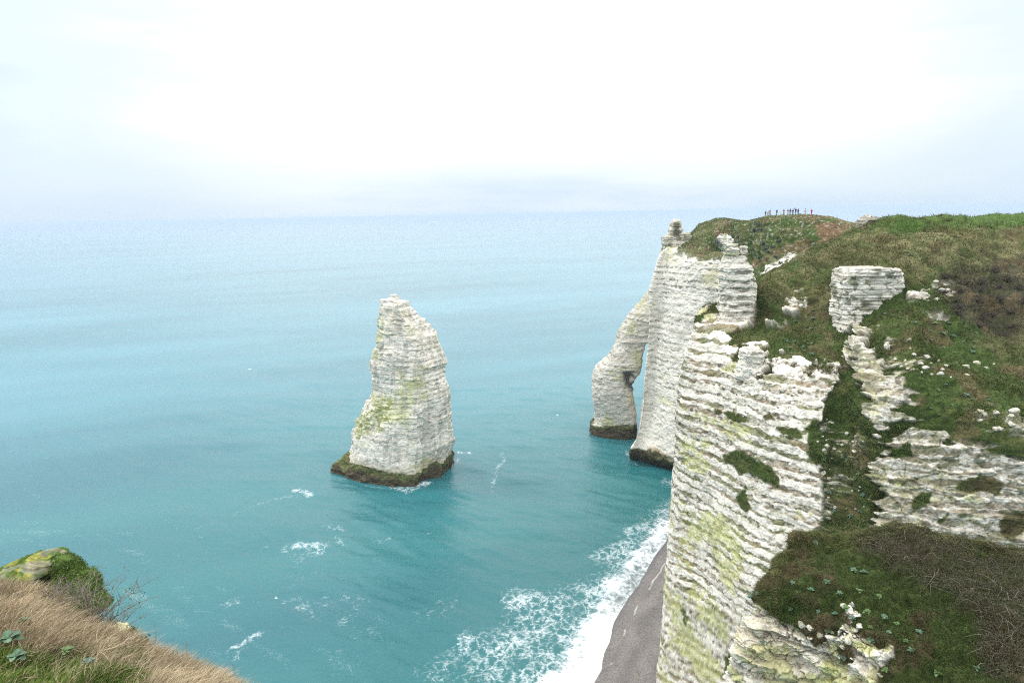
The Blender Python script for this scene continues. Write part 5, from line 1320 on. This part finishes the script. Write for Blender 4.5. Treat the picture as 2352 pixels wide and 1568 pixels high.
def person(label, base, h, yaw, jacket, trousers, hair, pose='down', coat=False, turn=0.0):
    root = thing('person', label, 'person', base, None)
    root.rotation_euler = (0, 0, yaw)
    s = h/1.75
    arms = {'down': [((.235, .01, 1.16), (.235, -.06, .93)), ((-.235, .01, 1.16), (-.235, -.06, .93))],
            'phone': [((.25, -.10, 1.20), (.08, -.30, 1.36)), ((-.25, -.10, 1.20), (-.06, -.30, 1.34))],
            'rail': [((.25, -.08, 1.18), (.16, -.30, 1.06)), ((-.25, -.08, 1.18), (-.16, -.30, 1.06))],
            'point': [((.33, -.02, 1.52), (.46, -.06, 1.74)), ((-.235, .01, 1.16), (-.22, -.08, .93))],
            'wave': [((.36, -.02, 1.30), (.44, -.05, 1.52)), ((-.25, -.05, 1.17), (-.20, -.16, .97))],
            'hip': [((.34, .03, 1.20), (.17, -.06, 1.03)), ((-.235, .01, 1.16), (-.235, -.06, .93))]}[pose]
    V = [(0, 0, .95), (0, 0, 1.15), (0, 0, 1.36), (0, .005, 1.49), (0, -.005, 1.58), (0, -.01, 1.67)]; E = [(0, 1), (1, 2), (2, 3), (3, 4), (4, 5)]
    Rr = [(.13, .10), (.115, .085), (.135, .095), (.052, .052), (.078, .085), (.072, .082)]
    for sx in (1, -1):
        i = len(V); V += [(.09*sx, 0, .86), (.10*sx, -.015, .48), (.10*sx, .02, .09), (.105*sx, -.12, .04)]; Rr += [.085, .058, .042, .04]
        E += [(0, i), (i, i+1), (i+1, i+2), (i+2, i+3)]
    for sx, (el, wr) in zip((1, -1), arms):
        i = len(V); el = Vector(el); wr = Vector(wr); d = (wr-el).normalized()
        V += [(.175*sx, 0, 1.41), tuple(el), tuple(wr), tuple(wr+d*0.08)]; Rr += [.055, .042, .03, .036]
        E += [(2, i), (i, i+1), (i+1, i+2), (i+2, i+3)]
        lat = d.cross(Vector((0, -1, 0.2))).normalized()
        for f in range(5):
            j = len(V)
            if f == 4: b0 = wr+d*0.05+lat*0.035*sx; b1 = b0+d*0.035+lat*0.02*sx; src = i+3
            else: b0 = wr+d*0.12+lat*(f-1.5)*0.021; b1 = b0+d*(0.055, .07, .065, .05)[f]+Vector((0, -.02, 0)); src = i+3
            V += [tuple(b0), tuple(b1)]; Rr += [.0095, .008]; E += [(src, j), (j, j+1)]
    V = [(x*s, y*s, z*s) for x, y, z in V]
    sc = lambda r: tuple(q*s for q in r) if isinstance(r, tuple) else r*s
    body = link_mesh('body', skin_mesh(V, E, [sc(r) for r in Rr], 0), M_SKIN, root)
    # face: nose, eyes, mouth and ears as small features of the head
    fV, fF = [], []
    for (x, y, z, rx, ry, rz) in [(0, -.098, 1.62, .012, .018, .018), (.03, -.085, 1.64, .012, .006, .008), (-.03, -.085, 1.64, .012, .006, .008), (0, -.088, 1.575, .026, .006, .007), (.08, 0, 1.62, .012, .018, .03), (-.08, 0, 1.62, .012, .018, .03)]:
        th, ph = np.meshgrid(np.linspace(0.05, 3.09, 5), np.linspace(0, 6.283, 6, endpoint=False), indexing='ij')
        q = np.stack([x+rx*np.sin(th)*np.cos(ph), y+ry*np.sin(th)*np.sin(ph), z+rz*np.cos(th)], -1).reshape(-1, 3)*s
        fF.append(grid_faces(5, 6, True)+sum(len(k) for k in fV)); fV.append(q)
    mesh_np('face', np.concatenate(fV), np.concatenate(fF), mat=M_SKIN, parent=root)
    # clothes
    jv = [(0, 0, .90 if not coat else .62), (0, 0, 1.15), (0, 0, 1.36), (0, .004, 1.47)]; je = [(0, 1), (1, 2), (2, 3)]
    jr = [(.165, .13) if not coat else (.21, .17), (.15, .115), (.165, .12), (.075, .075)]
    for sx, (el, wr) in zip((1, -1), arms):
        i = len(jv); jv += [(.185*sx, 0, 1.42), el, tuple(Vector(el)+(Vector(wr)-Vector(el))*0.93)]; jr += [.075, .06, .045]; je += [(2, i), (i, i+1), (i+1, i+2)]
    jv = [(x*s, y*s, z*s) for x, y, z in jv]
    link_mesh('coat' if coat else 'jacket', skin_mesh(jv, je, [sc(r) for r in jr], 1), cloth(jacket), root)
    tv = [(0, 0, .93)]; te, tr = [], [(.14, .115)]
    for sx in (1, -1):
        i = len(tv); tv += [(.092*sx, 0, .84), (.10*sx, -.015, .48), (.10*sx, .02, .10)]; tr += [.10, .075, .062]; te += [(0, i), (i, i+1), (i+1, i+2)]
    tv = [(x*s, y*s, z*s) for x, y, z in tv]
    link_mesh('trousers', skin_mesh(tv, te, [sc(r) for r in tr], 0), cloth(trousers), root)
    for sx in (1, -1):
        sv = [(.10*sx, .05, .045), (.10*sx, -.06, .045), (.105*sx, -.15, .035)]
        link_mesh('shoe', skin_mesh([(x*s, y*s, z*s) for x, y, z in sv], [(0, 1), (1, 2)], [.05*s, .052*s, .042*s], 0), cloth((0.03, 0.028, 0.028)), root)
    hv = [(0, .03, 1.60), (0, .015, 1.70), (0, -.03, 1.735)]
    link_mesh('hair', skin_mesh([(x*s, y*s, z*s) for x, y, z in hv], [(0, 1), (1, 2)], [.078*s, .078*s, .055*s], 1), cloth(hair), root)
    return root
def crowd():
    BK = (0.03, 0.03, 0.04); NV = (0.03, 0.04, 0.08); BR = (0.07, 0.04, 0.025); LT = (0.38, 0.30, 0.22); GR = (0.16, 0.15, 0.15)
    L = [(1757-1.5, 1.70, 2.9, BK, BK, BR, 'rail', False, 'person in a black jacket at the left end of the group by the fence'),
         (1761, 1.60, 3.4, (0.45, 0.42, 0.42), GR, BR, 'down', False, 'shorter person in a pale top between two taller ones at the fence'),
         (1765.5, 1.85, 3.0, (0.30, 0.22, 0.17), BK, LT, 'rail', False, 'tall person in a tan jacket and black trousers by the fence'),
         (1781, 1.78, 2.8, (0.05, 0.05, 0.06), (0.22, 0.20, 0.20), BR, 'rail', False, 'person in a dark jacket standing alone behind the middle of the fence'),
         (1797.5, 1.84, 3.2, (0.32, 0.05, 0.04), BK, LT, 'rail', False, 'person in a rust-red jacket and black trousers at the right end of the fence'),
         (1807, 1.78, 3.3, (0.26, 0.10, 0.12), (0.42, 0.38, 0.36), BR, 'phone', False, 'person in a maroon top and pale trousers in the middle of the cluster'),
         (1812, 1.86, 2.8, (0.06, 0.045, 0.09), (0.35, 0.30, 0.28), BK, 'down', False, 'person in a dark plum coat and light trousers in the middle of the cluster'),
         (1819, 1.80, 3.6, NV, BK, BK, 'hip', False, 'person in navy with a hand on the hip beside the one pointing upward'),
         (1825, 1.90, 2.6, (0.035, 0.035, 0.045), BK, BK, 'point', False, 'person all in black raising an arm high'),
         (1834.5, 1.66, 3.0, (0.07, 0.05, 0.10), BK, BK, 'down', False, 'shorter person in dark purple standing apart right of the cluster'),
         (1850, 1.72, 3.1, (0.62, 0.55, 0.56), (0.55, 0.48, 0.48), BR, 'down', False, 'person in pale pink and white clothes standing alone'),
         (1865 + 57, 1.70, 3.0, (0.50, 0.012, 0.03), (0.40, 0.02, 0.03), BK, 'wave', True, 'person in a long bright red coat apart from the group')]
    for k, (a, h, yaw, j, t, hr, pose, coat, lab) in enumerate(L):
        if k == 11: a = 1865.0
        # picture column -> display px of the photograph at 2352 wide
        p = skyline(a, 2.5)
        person(lab, p+np.array([0, -0.15, -0.06]), h*0.985, yaw, j, t, hr, pose, coat)
    # low viewpoint fence
    root = thing('viewpoint_fence', 'low pale wooden rail fence in front of the group of people', 'fence')
    us = np.linspace(1737, 1806, 8); pts = [skyline(a, 3)+np.array([0, -1.0, -0.25]) for a in us]
    mw = plain_mat('weathered_wood', (0.42, 0.40, 0.37), rough=0.85)
    for p in pts:
        V, F = tubes([[p, p+np.array([0, 0, 0.6]), p+np.array([0, 0, 1.12])]], [0.05], 6)
        mesh_np('post', V, F, mat=mw, parent=root)
    V, F = tubes([[p+np.array([0, -0.05, 1.0]) for p in pts[2:]]], [0.055], 6)
    mesh_np('rail', V, F, mat=plain_mat('pale_rail', (0.75, 0.74, 0.73), rough=0.7), parent=root)
    for a, hh, lab in [(1719, 1.0, 'leftmost thin wooden post on the headland skyline above the grey shrubs'), (1729, 1.05, 'forked-looking thin post above the grey shrubs on the skyline'), (1925, 1.2, 'thin post standing in the grassy saddle right of the bare brown hillside'), (1958, 1.1, 'thin post just left of the domed grey skyline rock')]:
        if a < 1900: p = skyline(a, 4)+np.array([0, -0.4, -0.2])
        else: p = skyline(min(a, 1950), 5)+np.array([0, -0.2, -0.2])
        root = thing('fence_post', lab, 'post', p)
        V, F = tubes([[(0, 0, 0), (0.01, 0, hh*0.5), (0.03, 0, hh)]], [0.06], 6)
        mesh_np('pole', V, F, mat=mw, parent=root)
        V, F = tubes([[(-0.02, 0, hh*0.8), (0.10, 0, hh*0.86)]], [0.03], 5)
        mesh_np('bracket', V, F, mat=mw, parent=root)
crowd()

# ------------------------------------------------------------------ gulls
def gull(label, loc, yaw, bank, flying=True, span=1.35):
    root = thing('gull', label, 'gull', loc)
    root.rotation_euler = (bank, 0, yaw)
    mw = plain_mat('white_plumage', (0.80, 0.80, 0.78), rough=0.8, var=0.04); mg = plain_mat('grey_wing', (0.62, 0.64, 0.66), rough=0.8, var=0.08)
    my = plain_mat('yellow_bill', (0.6, 0.42, 0.06), rough=0.5)
    k = span/1.35
    y = np.array([-.30, -.27, -.22, -.16, -.05, .08, .18, .27, .36])*k
    r = np.array([.012, .045, .058, .058, .085, .085, .06, .032, .008])*k; zz = np.array([.02, .025, .025, .01, 0, 0, .005, .01, .01])*k
    th = np.linspace(0, 6.283, 14, endpoint=False)
    Vv = np.stack([r[:, None]*np.cos(th), np.repeat(y[:, None], 14, 1), zz[:, None]+r[:, None]*np.sin(th)*0.95], -1).reshape(-1, 3)
    mesh_np('body', Vv, grid_faces(9, 14, True), mat=mw, parent=root)
    V, F = tubes([[(0, -.29*k, .02*k), (0, -.33*k, .015*k), (0, -.355*k, .0)]], [np.array([.016, .012, .004])*k], 6)
    mesh_np('bill', V, F, mat=my, parent=root)
    for sx in (1, -1):
        if flying:
            t = np.linspace(0, 1, 9); cx = t*0.66*k*sx; cz = (0.16*np.sin(t*2.0)-0.05*t)*k; cy = (-0.06-0.08*np.sin(t*2.4)+0.16*t**2)*k; ch = (0.20-0.15*t**1.6)*k
        else:
            t = np.linspace(0, 1, 9); cx = (0.075+0.0*t)*sx*k; cy = (-.10+0.42*t)*k; cz = (0.05-0.04*t)*k; ch = (0.10-0.08*t)*k
        up = []
        for q, (w, zo) in enumerate([(-0.5, 0), (0, .018*k), (0.5, 0), (0, -.004*k)]):
            if flying: up.append(np.stack([cx, cy+ch*w, cz+zo*(1-t*0.8)], -1))
            else: up.append(np.stack([cx+zo*sx*2, cy, cz+ch*w], -1))
        Wv = np.stack(up, 1).reshape(-1, 3)
        mesh_np('wing', Wv, grid_faces(9, 4, True), mat=mg, parent=root)
    return root
gull('white gull gliding low over the open sea far left of the sea stack', aty(573, 848, 165), 0.9, 0.35)
gull('white gull flying over the water between the sea stack and the arch', aty(1280, 953, 175), 1.4, -0.2)
gull('white gull flying over the nearer water below the sea stack', aty(634, 1373, 105), 2.2, 0.25, span=1.1)
gull('white gull perched by the blocks on top of the rock pillar', aty(1670, 553, 118.3), 0.6, 0.0, flying=False, span=1.2)

# ------------------------------------------------------------------ haze
def build_haze():
    m = bpy.data.materials.new('haze_air'); m.use_nodes = True
    nt = m.node_tree; nt.nodes.clear()
    out = nt.nodes.new('ShaderNodeOutputMaterial')
    pv = nt.nodes.new('ShaderNodeVolumePrincipled')
    pv.inputs['Color'].default_value = (0.58, 0.65, 0.75, 1)
    pv.inputs['Density'].default_value = HAZE
    pv.inputs['Anisotropy'].default_value = 0.0
    nt.links.new(pv.outputs[0], out.inputs['Volume'])
    m.cycles.volume_sampling = 'DISTANCE'
    m.cycles.homogeneous_volume = True
    lo, hi, w = -6.0, 95.0, 46000.0
    V = [(x, y, z) for z in (lo, hi) for x, y in ((-w, -w), (w, -w), (w, w), (-w, w))]
    F = [(3, 2, 1, 0), (4, 5, 6, 7), (0, 1, 5, 4), (1, 2, 6, 5), (2, 3, 7, 6), (3, 0, 4, 7)]
    me = bpy.data.meshes.new('haze'); me.from_pydata(V, [], F); me.materials.append(m)
    o = bpy.data.objects.new('haze', me); COL.objects.link(o)
    tag(o, kind='stuff', label='thin pale sea haze', cat='haze')
HAZE = 0.0001
build_haze()
